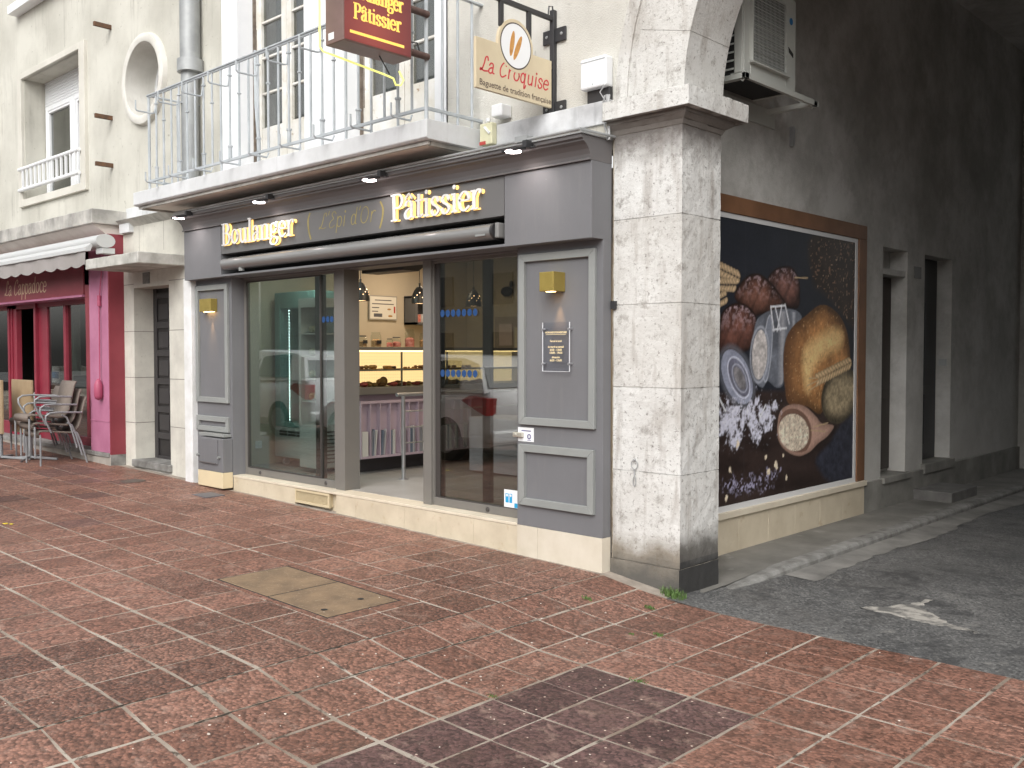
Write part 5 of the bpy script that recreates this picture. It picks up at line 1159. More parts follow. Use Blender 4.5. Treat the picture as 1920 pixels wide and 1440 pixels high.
    me = bpy.data.meshes.new('printed_picture'); off = wloc(mu)
    V = [(.166-off.x, float(a)-off.y, float(c)-off.z) for a, c in P]; k = nz+1
    V += [(.158-off.x, a-off.y, c-off.z) for a, c in ((MY0,MZ0),(MY1,MZ0),(MY1,MZ1),(MY0,MZ1))]; n0 = len(P)
    Fs = [(i*k+j, (i+1)*k+j, (i+1)*k+j+1, i*k+j+1) for i in range(ny) for j in range(nz)]+[(n0+3,n0+2,n0+1,n0)]
    me.from_pydata(V, [], Fs); at = me.color_attributes.new('print', 'FLOAT_COLOR', 'POINT')
    arr = np.ones((len(V), 4)); arr[:len(P),:3] = np.clip(1.45*(C*.82+C.mean(1, keepdims=True)*.18)**1.08*(.85+.3*vnoise(P, 70, 99))[:,None], 0, .85); at.data.foreach_set('color', arr.ravel().astype(np.float32))
    m, nt, p, pos = base('glossy_print', .38, spec=.35); a_ = N(nt, 'ShaderNodeAttribute', attribute_name='print'); nt.links.new(a_.outputs['Color'], p.inputs['Base Color'])
    me.materials.append(m); o = bpy.data.objects.new('printed_picture', me); COL.objects.link(o); o.parent = mu
mural()
b = B(); b.box(.155,.172,.75,3.925,2.70,2.742); b.box(.155,.172,3.87,3.925,.335,2.70); b.box(.155,.172,.75,3.925,.285,.335); part('white_border', b, mat('border_white', (.62,.62,.62), None, rough=.5), mu)
b = B(); b.box(.15,.185,.75,4.115,2.744,2.885); b.box(.15,.185,3.93,4.115,.29,2.743); part('wood_frame', b, mat('brown_wood_frame', (.20,.095,.045), (.14,.065,.03), 3, .55, bmp=.2), mu, bev=.004)
b = B(); 
for k in range(7): y = .62+.5*k; b.box(.1,.182,y+.001,min(y+.499,4.135),-.15,.232)
part('stone_sill_base', b, M['travertine'], mu, bev=.002)
part('sill_cap', B().box(.1,.205,.62,4.14,.234,.286), bpy.data.materials['pale_sill'], mu, bev=.004)

# ------------------------------------------------------------------ air conditioner in the passage
ac = thing('air_conditioner', 'beige grey outdoor air conditioning unit on a steel bracket high in the passage', 'air conditioner', (.4,1.4,3.7))
M['acm'] = mat('ac_enamel', (.50,.51,.47), (.44,.45,.42), 2, .5, bmp=.05)
b = B(); b.box(.20,.565,.955,1.76,3.71,4.42); part('housing', b, M['dark'], ac)
b = B(); X = .58
b.box(.565,X,.955,1.05,3.70,4.43); b.box(.565,X,1.60,1.765,3.70,4.43); b.box(.565,X,1.05,1.60,3.70,3.80); b.box(.565,X,1.05,1.60,4.36,4.43)
b.box(.20,.57,.945,.96,4.38,4.43); b.box(.20,.57,1.755,1.77,3.70,4.43); b.box(.2,.57,.96,1.76,4.42,4.44); b.box(.50,.57,.943,.96,3.70,4.43); b.box(.20,.23,.945,.96,3.70,4.43)
part('casing', b, M['acm'], ac, bev=.006)
b = B()
for k in range(11): z = 3.73+.062*k; b.prism([(.94,z),(.955,z+.018),(.957,z+.022),(.944,z+.006)], lambda y, z_: (.23, y, z_), lambda y, z_: (.50, y, z_))
part('louvre', b, M['acm'], ac)
b = B()
for k in range(28): y = 1.05+.0204*k; b.tube([(X+.006,y,3.80),(X+.006,y,4.36)], .0018, 4)
for k in range(9): z = 3.82+.066*k; b.tube([(X+.01,1.045,z),(X+.01,1.605,z)], .0028, 4)
for k in range(24): z = 3.82+.0235*k; b.tube([(X+.003,1.05,z),(X+.003,1.60,z)], .0012, 3)
part('fan_grille', b, M['acm'], ac)
b = B(); b.lathe((X-.01,1.32,4.09), [(0,-.01),(.26,-.01)], 28, 'x'); part('fan', b, M['dark'], ac)
b = B(); b.prism([(1.03,3.80),(1.62,3.80),(1.62,3.785),(1.03,3.785)], lambda y, z: (X-.005,y,z), lambda y, z: (X+.035,y,z)); b.box(X,X+.03,1.03,1.045,3.79,4.37); part('grille_surround', b, M['acm'], ac, bev=.003)
b = B()
b.box(.16,.60,.94,1.0,3.655,3.695); b.box(.16,.60,2.06,2.12,3.655,3.695); b.box(.57,.60,.94,2.14,3.655,3.70); b.box(.15,.17,.9,2.2,3.55,3.70)
for y in (.965, 2.09): b.obox((.37,y,3.80), (.21,0,-.145), (0,.006,0), (.015,0,.022)); 
part('bracket', b, M['acm'], ac, bev=.002)
b = B(); b.lathe((X+.002,1.68,4.25), [(0,0),(.028,.0),(.028,.002)], 14, 'x'); part('blue_badge', b, mat('blue_badge', (.02,.16,.38), None, rough=.4), ac)
b = B(); b.prism([(1.64,4.04),(1.72,4.0),(1.72,3.97),(1.65,4.0)], lambda y, z: (X,y,z), lambda y, z: (X+.004,y,z)); part('grip', b, M['dark'], ac)
one('wall_bracket', B().box(.15,.19,2.5,2.53,3.45,3.62), M['zinc'], 'small stray bracket on the passage wall beyond the air conditioner', 'bracket')

# ring on the pillar
rg_ = thing('tether_ring', 'iron ring with hanging chain hook on the pillar front', 'ring', (.22,.09,.8))
b = B(); b.tube([(.222+.028*math.cos(a*math.pi/9), .088, .795+.032*math.sin(a*math.pi/9)) for a in range(19)], .0035, 6); part('ring', b, M['zinc'], rg_)
b = B(); b.tube([(.222,.10,.83),(.222,.075,.83)], .007, 6); part('eye_bolt', b, M['zinc'], rg_)
b = B(); b.tube([(.222,.088,.765),(.222,.088,.71)], .005, 6); b.tube([(.222+.012*math.cos(a*math.pi/6), .088, .675+.035*math.sin(a*math.pi/6)) for a in range(13)], .003, 6); part('chain_hook', b, M['zinc'], rg_)

# electrical boxes on the wall
eb = thing('meter_box', 'white plastic meter box on black backing left of the arch', 'meter box', (-.17,.15,3.5))
part('cover', B().box(-.29,-.05,.085,.18,3.548,3.775), M['white'], eb, bev=.015)
b = B(); b.box(-.285,-.055,.081,.086,3.745,3.749); b.lathe((-.17,.083,3.575), [(0,0),(.007,0)], 10, 'y'); part('cover_seam', b, M['rail'], eb)
b = B(); b.box(-.265,-.055,.14,.18,3.452,3.56); part('backing_plate', b, M['black'], eb, bev=.004)
sr = thing('junction_box', 'small ivory junction box with red label at the balcony corner', 'junction box', (-1.22,.1,3.3))
b = B(); b.box(-1.31,-1.17,.04,.10,3.285,3.46); part('box', b, M['offwhite'], sr, bev=.008)
b = B(); b.box(-1.308,-1.24,.036,.041,3.288,3.315); part('label', b, M['red_mark'], sr)
b = B(); b.tube([(-1.23,.06,3.47),(-1.23,.06,3.50)], .018, 8); b.obox((-1.22,.034,3.40), (.03,0,-.03), (0,.006,0), (.006,0,.006)); part('plug', b, M['white'], sr)
b = B(); b.box(-1.20,-1.08,.06,.18,3.50,3.60); one('sensor_box', b, M['white'], 'small grey white box on the roughcast just above the ivory junction box', 'box', bev=.012)

# ------------------------------------------------------------------ illuminated box sign on the balcony corner
bs = thing('box_sign', 'brown red illuminated box sign reading Boulanger Patissier on the balcony corner', 'sign', (-1.49,-.94,3.86))
x0, x1, y0, y1, z0, z1 = -1.60, -1.38, -1.265, -.62, 3.855, 4.62
m, nt, p, pos = base('sign_face_red', .35)
sv = N(nt, 'ShaderNodeVectorMath', operation='DISTANCE'); sv.inputs[1].default_value = (-1.38,-1.0,3.98); nt.links.new(pos, sv.inputs[0])
p.inputs['Base Color'].default_value = (.16,.035,.038,1); p.inputs['Emission Color'].default_value = (.50,.10,.06,1)
nt.links.new(remap(nt, sv.outputs['Value'], .02, .42, .30, .02), p.inputs['Emission Strength'])
b = B(); b.box(x0,x1-.004,y0,y1,z0,z1); part('housing', b, mat('sign_brown', (.20,.125,.11), (.16,.1,.085), 5, .45, bmp=.08), bs, bev=.006)
part('sign_face', B().box(x1-.004,x1,y0+.012,y1-.012,z0+.012,z1-.01), m, bs)
b = B(); o_ = (x1+.0015,0,0)
pen(b, 'Pâtissier', (x1+.001,-1.175,4.033), (0,1,0), (0,0,1), (1,0,0), .150, .15, .065, width=.45)
pen(b, 'Boulanger', (x1+.001,-1.190,4.185), (0,1,0), (0,0,1), (1,0,0), .150, .15, .065, width=.485)
b.box(x1+.0005,x1+.0012,-1.208,-.698,3.920,3.941)
part('sign_lettering', b, emis('sign_yellow', (1.,.62,.13), .35), bs)
b = B(); b.tube([(x0-.03,y0-.03,4.7),(x0-.03,y0-.03,3.85),(x0-.02,y0-.01,3.82),(x1-.10,-.82,3.72),(x1-.08,-.74,3.70),(x1-.08,-.715,3.655),(x1-.07,-.675,3.66),(x1-.06,-.655,3.70),(x1-.06,-.70,3.76)], .008, 8)
part('neon_outline', b, emis('neon_tube', (.85,.85,.25), .5), bs, smooth=60)
part('label', B().box(x0+.04,x0+.105,y0-.003,y0,3.885,3.935), M['white'], bs)
b = B()
for z in (3.92, 4.25): part('bracket', B().tube([(x1-.03,y1-.01,z),(x1-.03,-.43,z)], .027, 10), mat('sign_bracket', (.10,.06,.05), (.07,.035,.03), 18, .7) if 'sign_bracket' not in bpy.data.materials else bpy.data.materials['sign_bracket'], bs, smooth=50)
b.tube([(x1-.05,-.62,4.0),(x1-.02,-.55,4.0),(x1-.02,-.52,3.93)], .006, 6); b.tube([(x1-.1,-.86,3.85),(x1-.10,-.80,3.78),(x1-.1,-.76,3.73)], .005, 6)
part('cable', b, M['black'], bs, smooth=50)
# ------------------------------------------------------------------ hanging board sign
hs_ = thing('hanging_sign', 'cream board reading La Croquise in red script hanging from a black bracket', 'sign', (-.62,-.2,3.5))
cream = mat('sign_cream', (.62,.53,.37), (.57,.48,.33), 4, .5); X = -.62
b = B(); py0, py1, pz0, pz1 = -.688, .128, 3.485, 3.845
b.box(X-.012,X+.012,py0,py1,pz0,pz1); part('board', b, cream, hs_, bev=.003)
b = B(); b.prism([(-.275+.19*math.cos(t*math.pi/20), 3.865+.195*math.sin(t*math.pi/20)) for t in range(40)], lambda y, z: (X-.012,y,z), lambda y, z: (X+.0135,y,z)); rd = part('round_top', b, cream, hs_, bev=.003)
b = B(); b.prism([(-.275+.168*math.cos(t*math.pi/20), 3.865+.17*math.sin(t*math.pi/20)) for t in range(40)], lambda y, z: (X+.0135,y,z), lambda y, z: (X+.0145,y,z)); part('rim', b, mat('rim_brown', (.06,.045,.04), None, rough=.5), rd)
b = B(); b.prism([(-.275+.158*math.cos(t*math.pi/20), 3.865+.16*math.sin(t*math.pi/20)) for t in range(40)], lambda y, z: (X+.0145,y,z), lambda y, z: (X+.0155,y,z)); part('white_disc', b, M['white'], rd)
b = B()
for (a, c, w) in (((-.30,3.76),(-.215,3.95),.022),((-.335,3.78),(-.30,3.97),.022)):
    P = []; a, c = Vector(a), Vector(c); d = (c-a).normalized(); n_ = Vector((-d.y, d.x))
    for t in range(24):
        an = t*math.pi/12; P.append(((a+c)/2 + d*math.cos(an)*(c-a).length/2 + n_*math.sin(an)*w))
    b.prism([(p.x, p.y) for p in P], lambda y, z: (X+.0155,y,z), lambda y, z: (X+.0165,y,z))
part('printed_baguettes', b, mat('baguette_print', (.62,.33,.09), (.45,.2,.05), 30, .5), rd)
b = B(); pen(b, 'La Croquise', (X+.0125,-.655,3.612), (0,1,0), (0,0,1), (1,0,0), .150, .085, .075, slant=.18, serif=False, width=.745)
part('red_script', b, mat('sign_red', (.55,.035,.05), None, rough=.45), hs_)
b = B(); sans(b, 'Baguette de tradition française', (X,-.655,3.512), (0,1,0), (0,0,1), .062, width=.77, h=.0132, bold=.0004); part('small_lettering', b, mat('sign_ink', (.09,.06,.05), None, rough=.5), hs_)
b = B(); b.box(X-.02,X+.02,.14,.18,3.43,4.24); b.box(X-.014,X+.014,-.90,.15,4.155,4.19); b.box(X-.02,X+.02,-.90,-.86,4.12,4.19)
for z in (4.05, 3.49):
    b.box(X-.11,X+.12,.163,.179,z-.055,z+.05)
for y in (-.42,-.12): b.box(X-.012,X+.012,y-.02,y+.02,3.98 if y < -.2 else 3.95,4.16)
for z in (3.55,3.80): b.box(X-.012,X+.012,.125,.145,z-.012,z+.012)
part('bracket', b, M['black'], hs_, bev=.003)
b = B()
for z in (4.05, 3.49):
    for x in (X-.07, X+.08): b.lathe((x,.160,z), [(0,-.004),(.011,-.002),(.013,.003)], 10, 'y')
part('bolt', b, M['zinc'], hs_)
b = B(); b.tube([(X,.1,4.19),(X,.11,4.26),(X,.15,4.27),(X,.165,4.15)], .006, 6); part('cable', b, M['black'], hs_)

# ------------------------------------------------------------------ cafe shopfront
cf = thing('cafe_shopfront', 'crimson and pink cafe shopfront with script lettering at far left', 'shopfront', (-10,-.1,.2))
CY = -.14
b = B(); b.box(-16,-8.68,CY,.1,2.375,3.10); part('fascia', b, M['red'], cf, bev=.004)
b = B(); b.box(-16,-8.68,CY-.015,.1,2.345,2.374); part('fascia_lip', b, M['pink'], cf)
b = B(); b.box(-8.50,-7.925,CY,.0,.30,3.12); part('pilaster', b, M['pink'], cf, bev=.004)
b = B(); b.box(-7.924,-7.90,CY+.002,.1,.28,3.12); b.box(-8.68,-8.502,CY+.01,.0,2.5,3.10); part('pilaster_side', b, M['red'], cf)
b = B(); b.prism([(-8.68,3.0),(-8.501,3.0),(-8.501,.30),(-8.62,1.5)], wf(CY+.01), wf(-.02)); part('tapered_panel', b, M['red'], cf)
b = B(); b.box(-8.50,-7.925,CY-.006,.0,.70,.715); b.box(-8.68,-8.2,-.10,0,3.0,3.1); part('pilaster_band', b, M['pink'], cf)
b = B(); b.box(-16,-7.93,CY-.02,.12,.245,.30); b.box(-7.93,-7.9,CY,.06,.12,.28); part('stone_ledge', b, M['kerb'], cf, bev=.005)
b = B(); b.box(-16,-7.905,CY-.004,.12,-.1,.244); part('base', b, mat('cafe_base_stone', (.38,.35,.31), (.25,.23,.2), 3, .8, bmp=.3), cf, bev=.004)
b = B()
b.box(-12.16,-11.765,.08,.16,.3,2.36); b.box(-10.974,-10.90,.05,.16,.3,2.36); b.box(-10.90,-10.57,.10,.16,.3,2.30); b.box(-9.93,-9.845,.08,.16,.3,2.30)
b.box(-16,-8.5,.08,.16,2.28,2.36); b.box(-10.57,-8.5,.08,.16,.3,.42); b.box(-9.2,-8.5,.10,.16,.3,2.3)
b.box(-16,-12.16,.08,.16,.3,.5)
for x in (-12.05,-11.93): b.box(x,x+.02,.06,.08,.3,2.3)
part('window_frame', b, mat('crimson_frame', (.20,.018,.035), (.26,.03,.05), 3, .4), cf, bev=.004)
part('pane', B().box(-10.57,-9.93,.12,.126,.42,2.28), M['glass_tint'], cf); part('pane', B().box(-9.845,-8.5,.12,.126,.42,2.28), M['glass_tint'], cf); part('pane', B().box(-16,-12.16,.12,.126,.5,2.28), M['glass_tint'], cf)
b = B(); pen(b, 'La Cappadoce', (-11.60,CY-.001,2.47), (1,0,0), (0,0,1), lf, .30, .085, .045, slant=.15, serif=False, width=1.66)
part('script_lettering', b, mat('pale_script', (.62,.45,.30), None, rough=.5), cf)
b = B(); b.box(-16,-7.9,2.2,2.3,.2,3.0); b.box(-16,-7.9,.16,2.3,2.9,3.0); b.box(-16,-7.9,.16,2.3,.1,.2); b.box(-7.95,-7.9,.16,2.3,.2,3)
part('room', b, mat('cafe_dark_walls', (.06,.035,.028), (.10,.06,.05), 1, .8), cf)
b = B(); b.box(-9.75,-8.55,.95,1.0,1.25,2.6); part('pale_wall_panel', b, mat('cafe_pale_wall', (.35,.32,.26), None, rough=.8), cf)
b = B(); vs = []; n = 50
for i in range(n+1): x = -10.5+.55*i/n; vs += [(x,.32+.015*math.sin(i*.9),1.27),(x,.32+.015*math.sin(i*.9),2.25)]
b.add(vs, [[2*i,2*i+2,2*i+3,2*i+1] for i in range(n)]); part('curtain', b, mat('cafe_curtain', (.34,.38,.37), None, rough=.9), cf)
l = bpy.data.lights.new('cafe_light', 'AREA'); l.energy = 8; l.size = .6; l.color = (1,.85,.7)
o = bpy.data.objects.new('cafe_light', l); COL.objects.link(o); o.parent = cf; o.location = (.4,1.0,2.6)
one('sideboard', B().box(-10.52,-9.95,.45,.8,.2,1.25), mat('grey_sideboard', (.15,.16,.18), None, rough=.6), 'grey sideboard behind the cafe window curtain', 'sideboard')
fz_ = thing('ice_cream_freezer', 'white and blue topped freezer in the open cafe doorway', 'freezer', (-11.4,.7,.2))
part('freezer_body', B().box(-11.75,-10.98,.45,.95,.2,1.12), mat('brick_counter', (.22,.09,.05), (.3,.16,.1), 14, .7), fz_)
b = B(); b.box(-11.8,-10.95,.42,.98,1.125,1.38); part('freezer_lid', b, M['white'], fz_, bev=.01)
b = B(); b.box(-11.6,-11.0,.415,.42,1.20,1.30); part('blue_band', b, bpy.data.materials['blue_badge'], fz_)
b = B(); b.ball((-11.3,.30,.78), .36, 1,.3,.75,9); b.ball((-11.3,.2,.86), .17, 1,.3,.8,8)
one('pebbled_urn', b, mat('silver_bag', (.4,.42,.43), (.12,.13,.14), 22, .4), 'rounded silver grey display bag in the cafe doorway', 'bag', smooth=60)
# crank winder on the pink pilaster
cr_ = thing('awning_winder', 'pink painted awning winder with rod on the pink pilaster', 'winder', (-8.05,-.17,1.2))
b = B(); b.lathe((-8.13,-.19,.98), [(0,0),(.04,.02),(.055,.06),(.055,.2),(.03,.26),(.01,.28)], 14); part('winder_body', b, mat('pink_iron', (.36,.07,.13), None, rough=.5), cr_, smooth=50)
b = B(); b.tube([(-8.13,-.17,1.25),(-8.13,-.165,2.28),(-7.99,-.17,2.85),(-7.90,-.19,3.02)], .008, 6); b.lathe((-7.92,-.22,3.0), [(0,.05),(.07,.03),(.08,0)], 12); b.tube([(-8.13,-.165,2.2),(-8.13,-.165,2.34)], .025, 8); part('crank_rod', b, bpy.data.materials['pink_iron'], cr_, smooth=50)
# rolled awning of the cafe
ca = thing('cafe_awning', 'retracted white cased awning with taupe scalloped valance over the cafe', 'awning', (-10,-.4,2.9))
b = B(); pf = [(.105*math.cos(a*math.pi/10)*1.15, .085*math.sin(a*math.pi/10)) for a in range(20)]
b.prism(pf, lambda y, z: (-16, y-.32, z+2.985), lambda y, z: (-7.55, y-.32, z+2.985)); part('casing', b, mat('awning_white', (.50,.505,.50), None, rough=.4), ca, smooth=50)
b = B(); b.prism([(-.50,2.86),(-.44,2.86),(-.40,2.95),(-.43,2.965),(-.48,2.92),(-.50,2.91)], lambda y, z: (-16,y,z), lambda y, z: (-7.72,y,z)); b.box(-7.75,-7.56,-.36,-.2,2.83,2.90); part('front_bar', b, bpy.data.materials['awning_white'], ca, bev=.004)
b = B(); vs = []; n = 330
for i in range(n+1):
    x = -15.2+7.43*i/n; y = -.475+.008*math.sin(x*9); vs += [(x,y,2.865),(x,y-.01,2.70-.035*abs(math.sin((x+7.8)*math.pi/.42)))]
b.add(vs, [[2*i,2*i+2,2*i+3,2*i+1] for i in range(n)])
vl = part('valance', b, mat('taupe_canvas', (.30,.275,.265), (.26,.24,.225), 3, .9), ca); sm_ = vl.modifiers.new('s', 'SOLIDIFY'); sm_.thickness = .003
# stacked armchairs
tw = mat('woven_taupe', (.19,.155,.13), (.15,.12,.10), 60, .7, bmp=.3, bscale=300); al = mat('chair_tube', (.27,.28,.29), None, rough=.4, metal=.1)
def chair():
    t = thing('stacking_armchair', 'x', 'chair'); hw = .27
    def strip(path, w, th=.02):
        b = B(); vs = []
        for (y, z) in path: vs += [(-w,y,z),(w,y,z)]
        n = len(path); b.add(vs, [[2*i,2*i+1,2*i+3,2*i+2] for i in range(n-1)]); return b
    o = part('seat', strip([(-.27,.36),(-.285,.41),(-.27,.445),(-.22,.455),(-.1,.445),(.05,.425),(.15,.415),(.2,.425)], .225), tw, t, smooth=60); m_ = o.modifiers.new('s','SOLIDIFY'); m_.thickness = .022
    o = part('backrest', strip([(.18,.42),(.235,.5),(.262,.6),(.285,.72),(.31,.82),(.335,.87)], .225), tw, t, smooth=60); m_ = o.modifiers.new('s','SOLIDIFY'); m_.thickness = .018
    for s in (-1, 1):
        b = B(); b.tube([(s*.24,-.255,0),(s*.24,-.255,.40)], .0125, 8); part('leg', b, al, t, smooth=50)
        b = B(); b.tube([(s*.245,.33,0),(s*.25,.25,.28),(s*.25,.20,.40),(s*.25,.14,.435)], .0125, 8); part('leg', b, al, t, smooth=50)
        b = B(); b.tube([(s*.24,-.12,.42),(s*.275,-.20,.58),(s*.285,-.20,.64),(s*.285,-.15,.675),(s*.285,-.05,.682),(s*.27,.16,.672),(s*.235,.27,.665)], .0125, 8); part('armrest', b, al, t, smooth=50)
    return t
cp = chair(); spots = []
for k in range(3): spots.append((-8.655,-.56-.065*k,.15+.105*k, ('lowest','middle','topmost')[k]+' taupe armchair in the near stack beside the pink pilaster','near stack of armchairs'))
for k in range(2): spots.append((-9.42,-.42-.065*k,.16+.105*k, ('lower','upper')[k]+' taupe armchair in the far stack behind the folded tables','far stack of armchairs'))
for i, (x, y, z, lab, gp) in enumerate(spots):
    c = cp if i == 0 else copytree(cp); c.location = (x,y,z); c['label'] = lab; c['group'] = gp
# folded tables with tilted tops
tp = mat('light_wood_top', (.36,.265,.16), (.30,.215,.125), 5, .55, bmp=.1)
def table(x, y, lab):
    t = thing('folding_table', lab, 'table', (x,y,.155), 'folded cafe tables at the left edge')
    b = B(); b.box(x-.36,x+.36,y-.06,y-.03,.52,1.235); part('tabletop', b, tp, t, bev=.006)
    b = B(); b.tube([(x+.12,y,.2),(x+.12,y,.95)], .033, 12); b.box(x-.05,x+.28,y-.04,y+.03,.86,.90); part('pedestal', b, al, t, smooth=50)
    b = B()
    for dx, dy in ((.30,-.22),(-.30,-.22),(.30,.24),(-.30,.24)): b.obox((x+.12+dx/2,y+dy/2,.19), (dx/2,dy/2,-.012), (.018,-.018*dx/abs(dx),0), (0,0,.014))
    part('foot', b, al, t, bev=.004)
table(-9.62,-.93,'folded table with upright wooden top, cut by the left photo edge'); table(-9.32,-.66,'folded table with upright wooden top standing behind the first')
# ------------------------------------------------------------------ person inside the cafe
def skinned(name, verts, edges, mat_, parent, sub=2):
    me = bpy.data.meshes.new(name); me.from_pydata([v[:3] for v in verts], edges, []); o = bpy.data.objects.new(name, me); COL.objects.link(o); o.parent = parent
    sk = o.modifiers.new('skin', 'SKIN'); 
    for v, d in zip(me.skin_vertices[0].data, verts): v.radius = (d[3], d[4] if len(d) > 4 else d[3])
    me.skin_vertices[0].data[0].use_root = True
    sb_ = o.modifiers.new('sub', 'SUBSURF'); sb_.levels = sub; sb_.render_levels = sub; me.materials.append(mat_)
    for p_ in me.polygons: p_.use_smooth = True
    return o
pr = thing('person', 'dark haired person in a dark jacket sitting behind the cafe glass', 'person', (-9.28,.62,.2))
pr.rotation_euler = (0,0,R(20))
V = [(0,0,.52,.17,.13),(0,0,.68,.15,.11),(0,-.01,.86,.17,.11),(0,-.02,1.0,.15,.09),(0,-.03,1.08,.055),(0,-.04,1.13,.05),
     (.19,-.02,1.0,.06),(.24,-.06,.80,.048),(.20,-.25,.70,.038),(.16,-.38,.72,.032),(-.19,-.02,1.0,.06),(-.24,-.06,.80,.048),(-.20,-.25,.70,.038),(-.16,-.38,.72,.032),
     (.11,-.08,.50,.09),(.12,-.42,.50,.07),(.12,-.44,.08,.045),(-.11,-.08,.50,.09),(-.12,-.42,.50,.07),(-.12,-.44,.08,.045)]
E_ = [(0,1),(1,2),(2,3),(3,4),(4,5),(3,6),(6,7),(7,8),(8,9),(3,10),(10,11),(11,12),(12,13),(0,14),(14,15),(15,16),(0,17),(17,18),(18,19)]
skinned('body', V, E_, mat('dark_jacket', (.045,.035,.03), None, rough=.8), pr)
sk_ = mat('skin_tone', (.42,.24,.16), None, rough=.55)
b = B(); b.ball((0,-.05,1.24), .105, .80,.92,1.12,10); b.ball((0,-.15,1.225), .018, .8,1.1,1.3,5); b.ball((.082,-.04,1.23), .022, .4,.8,1.2,5); b.ball((-.082,-.04,1.23), .022, .4,.8,1.2,5)
me = link('head', B().add(b.v, b.f), sk_, None, smooth=60); me.parent = pr
b = B(); b.ball((0,-.03,1.275), .112, .84,.92,.95,9); hr_ = link('hair', b, mat('dark_hair', (.03,.022,.018), None, rough=.7), None, smooth=60); hr_.parent = pr
b = B()
for s in (-1,1): b.ball((s*.034,-.138,1.25), .012, 1.2,.5,.7,4)
b.box(-.025,.025,-.146,-.140,1.175,1.181); fe = link('face_features', b, mat('face_dark', (.12,.05,.04), None, rough=.5), None); fe.parent = pr
one('cafe_stool', B().lathe((-9.28,.62,.2), [(.2,0),(.2,.02),(.03,.03),(.03,.36),(.19,.38),(.19,.42),(0,.42)], 20), M['black'], 'dark round stool under the seated person', 'stool', smooth=40)

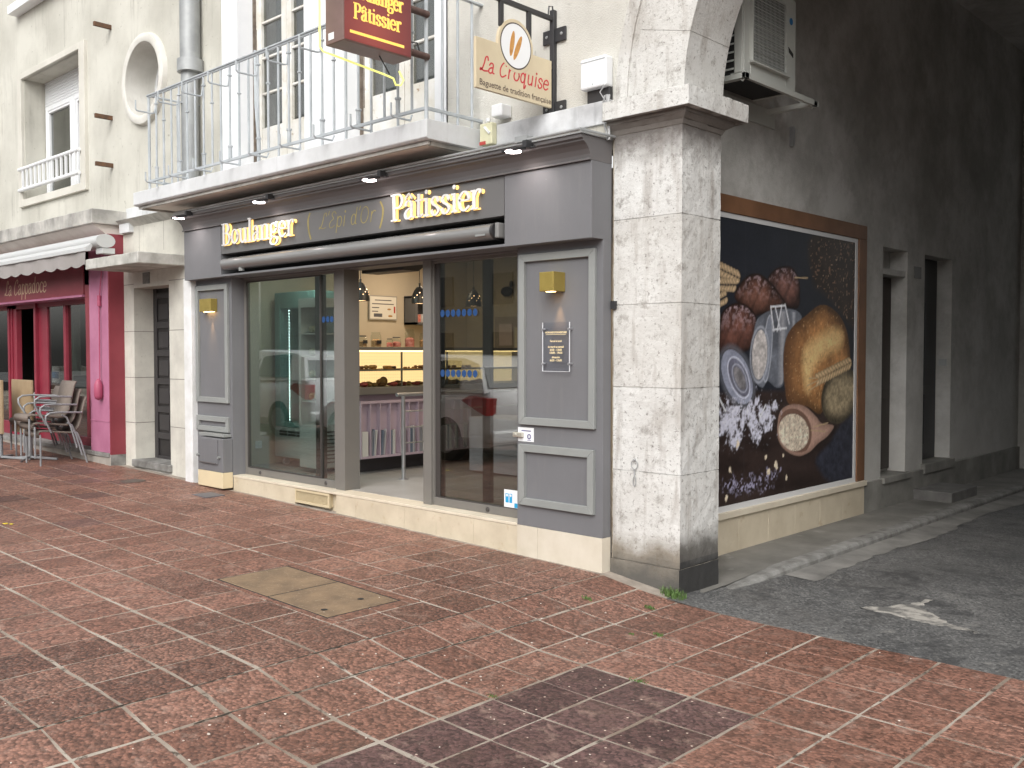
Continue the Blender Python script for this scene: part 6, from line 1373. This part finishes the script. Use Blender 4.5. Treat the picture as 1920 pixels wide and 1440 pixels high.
# ------------------------------------------------------------------ across the street (seen as reflections)
ob = thing('opposite_building', 'pale grey building with rows of windows across the street, seen mirrored in the glass', 'building', (-10,-34,0))
b = B(); b.box(-60,40,-40,-34,-.2,9); part('wall', b, mat('opposite_render', (.30,.30,.28), (.24,.24,.22), .5, .9), ob)
for k in range(18):
    for z in (1.0, 4.4): part('window', B().box(-50+5*k,-48.4+5*k,-33.98,-33.9,z,z+1.8), mat('opp_pane', (.06,.07,.08), None, rough=.1) if 'opp_pane' not in bpy.data.materials else bpy.data.materials['opp_pane'], ob)
cw = mat('car_paint_white', (.80,.81,.82), None, rough=.25, coat=.8); cgl = mat('car_glass', (.03,.04,.045), None, rough=.05); crd = mat('tail_red', (.42,.02,.025), None, rough=.2, coat=.5); ty = mat('tyre_rubber', (.02,.02,.02), None, rough=.8)
def car():
    t = thing('parked_car', 'x', 'car')
    # body stations along x (rear at x=0, front at x=-4): (x, zbottom, zbelt, half width)
    st = [(-.0,.32,.62,.70),(.06,.26,.86,.80) ,(-.02,.22,.98,.84),(-.35,.20,1.0,.87),(-1.2,.18,.97,.88),(-2.3,.18,.95,.88),(-3.0,.19,.90,.86),(-3.6,.22,.76,.82),(-3.92,.28,.62,.74),(-4.0,.34,.52,.66)]
    st[0] = (.10,.36,.60,.72); b = B(); vs = []; n = 10
    for x, zb, zt, w in st: 
        h = zt-zb
        for (a, c) in ((-.86,0),(-1,.18),(-1.0,.62),(-.95,.88),(-.84,1.),(.84,1.),(.95,.88),(1.0,.62),(1,.18),(.86,0)): vs.append((x, a*w, zb+c*h))
    k = len(st); b.add(vs, [[i*n+j, i*n+(j+1) % n, (i+1)*n+(j+1) % n, (i+1)*n+j] for i in range(k-1) for j in range(n)]+[list(range(n)), [(k-1)*n+j for j in range(n)]])
    o = part('body', b, cw, t, smooth=40)
    b = B(); st2 = [(-.04,.96,.98,.80,.78),(-.30,.97,1.38,.80,.62),(-.55,.97,1.46,.82,.63),(-1.6,.96,1.49,.83,.65),(-2.1,.95,1.43,.82,.63),(-3.0,.90,.93,.78,.72)]
    vs = []
    for x, zb, zt, wb, wt in st2:
        for a, z in ((-wb,zb),(-wt-.02,zt-.03),(-wt+.06,zt),(wt-.06,zt),(wt+.02,zt-.03),(wb,zb)): vs.append((x,a,z))
    k = len(st2); n = 6; b.add(vs, [[i*n+j, i*n+(j+1) % n, (i+1)*n+(j+1) % n, (i+1)*n+j] for i in range(k-1) for j in range(n)]+[list(range(n)), [(k-1)*n+j for j in range(n)]])
    part('roof', b, cw, t, smooth=40)
    b = B()      # window glass set slightly proud
    for s in (-1,1):
        b.add([(-.50,s*.832,1.02),(-1.45,s*.838,1.02),(-1.45,s*.672,1.42),(-.62,s*.665,1.40)], [(0,1,2,3)]); b.add([(-1.52,s*.838,1.02),(-2.65,s*.828,.99),(-2.12,s*.66,1.38),(-1.52,s*.672,1.42)], [(0,1,2,3)])
    b.add([(-.045,-.70,1.03),(-.045,.70,1.03),(-.292,.58,1.36),(-.292,-.58,1.36)], [(0,1,2,3)]); b.add([(-2.95,-.70,.965),(-2.95,.70,.965),(-2.18,.58,1.40),(-2.18,-.58,1.40)], [(0,1,2,3)])
    part('window', b, cgl, t)
    for s in (-1,1):
        b = B(); b.prism([(.065,.66),(.09,.90),(-.25,.93),(-.42,.86),(-.1,.72)], lambda x, z: (x+.012, s*.70, z), lambda x, z: (x, s*.885, z)); part('tail_light', b, crd, t, bev=.01)
    b = B(); b.box(.08,.115,-.30,.30,.50,.62); part('number_plate', b, M['white'], t); b = B(); b.box(-.1,.13,-.80,.80,.28,.46); part('bumper', b, cw, t, bev=.04)
    for x in (-.72,-3.18):
        for s in (-1,1):
            w_ = part('wheel', B().lathe((x,s*.80,.31), [(.0,-.09),(.30,-.09),(.315,-.06),(.315,.06),(.30,.09),(.0,.09)], 28, 'y'), ty, t, smooth=40)
            part('rim', B().lathe((x,s*(.895),.31), [(0,.0),(.19,.004),(.2,-.01)], 24, 'y'), al, w_)
    return t
cc_ = car(); cl = [(-4.80,-4.05,'white hatchback parked nearest, mirrored in the right shop window'),(-9.05,-4.10,'white hatchback parked in the middle, mirrored in the left shop window'),(-13.4,-4.15,'white hatchback parked farthest along the kerb, beyond the other two')]
for i, (x, y, lab) in enumerate(cl):
    c = cc_ if i == 0 else copytree(cc_); c.location = (x,y,g(x)); c['label'] = lab; c['group'] = 'parked hatchbacks by the kerb'
# irregular worn edges on the soft limestone
tx_ = bpy.data.textures.new('stone_wear', 'CLOUDS'); tx_.noise_scale = .09; tx_.noise_depth = 3
for o in list(bpy.data.objects):
    if o.name.split('.')[0] in ('pillar','impost','door_canopy','cafe_cornice') and o.type == 'MESH':
        bm = bmesh.new(); bm.from_mesh(o.data)
        L = .05 if o.name[0] in 'pi' else .09
        for ax in range(3):
            co_ = [v.co[ax] for v in bm.verts]; a, c = min(co_), max(co_); n_ = min(120, int((c-a)/L))
            for k in range(1, n_):
                pl_ = [0,0,0]; pl_[ax] = a+(c-a)*k/n_; no = [0,0,0]; no[ax] = 1
                bmesh.ops.bisect_plane(bm, geom=bm.verts[:]+bm.edges[:]+bm.faces[:], plane_co=pl_, plane_no=no)
        bm.to_mesh(o.data); bm.free()
        d_ = o.modifiers.new('wear', 'DISPLACE'); d_.texture = tx_; d_.strength = .012; d_.mid_level = .55; d_.texture_coords = 'GLOBAL'
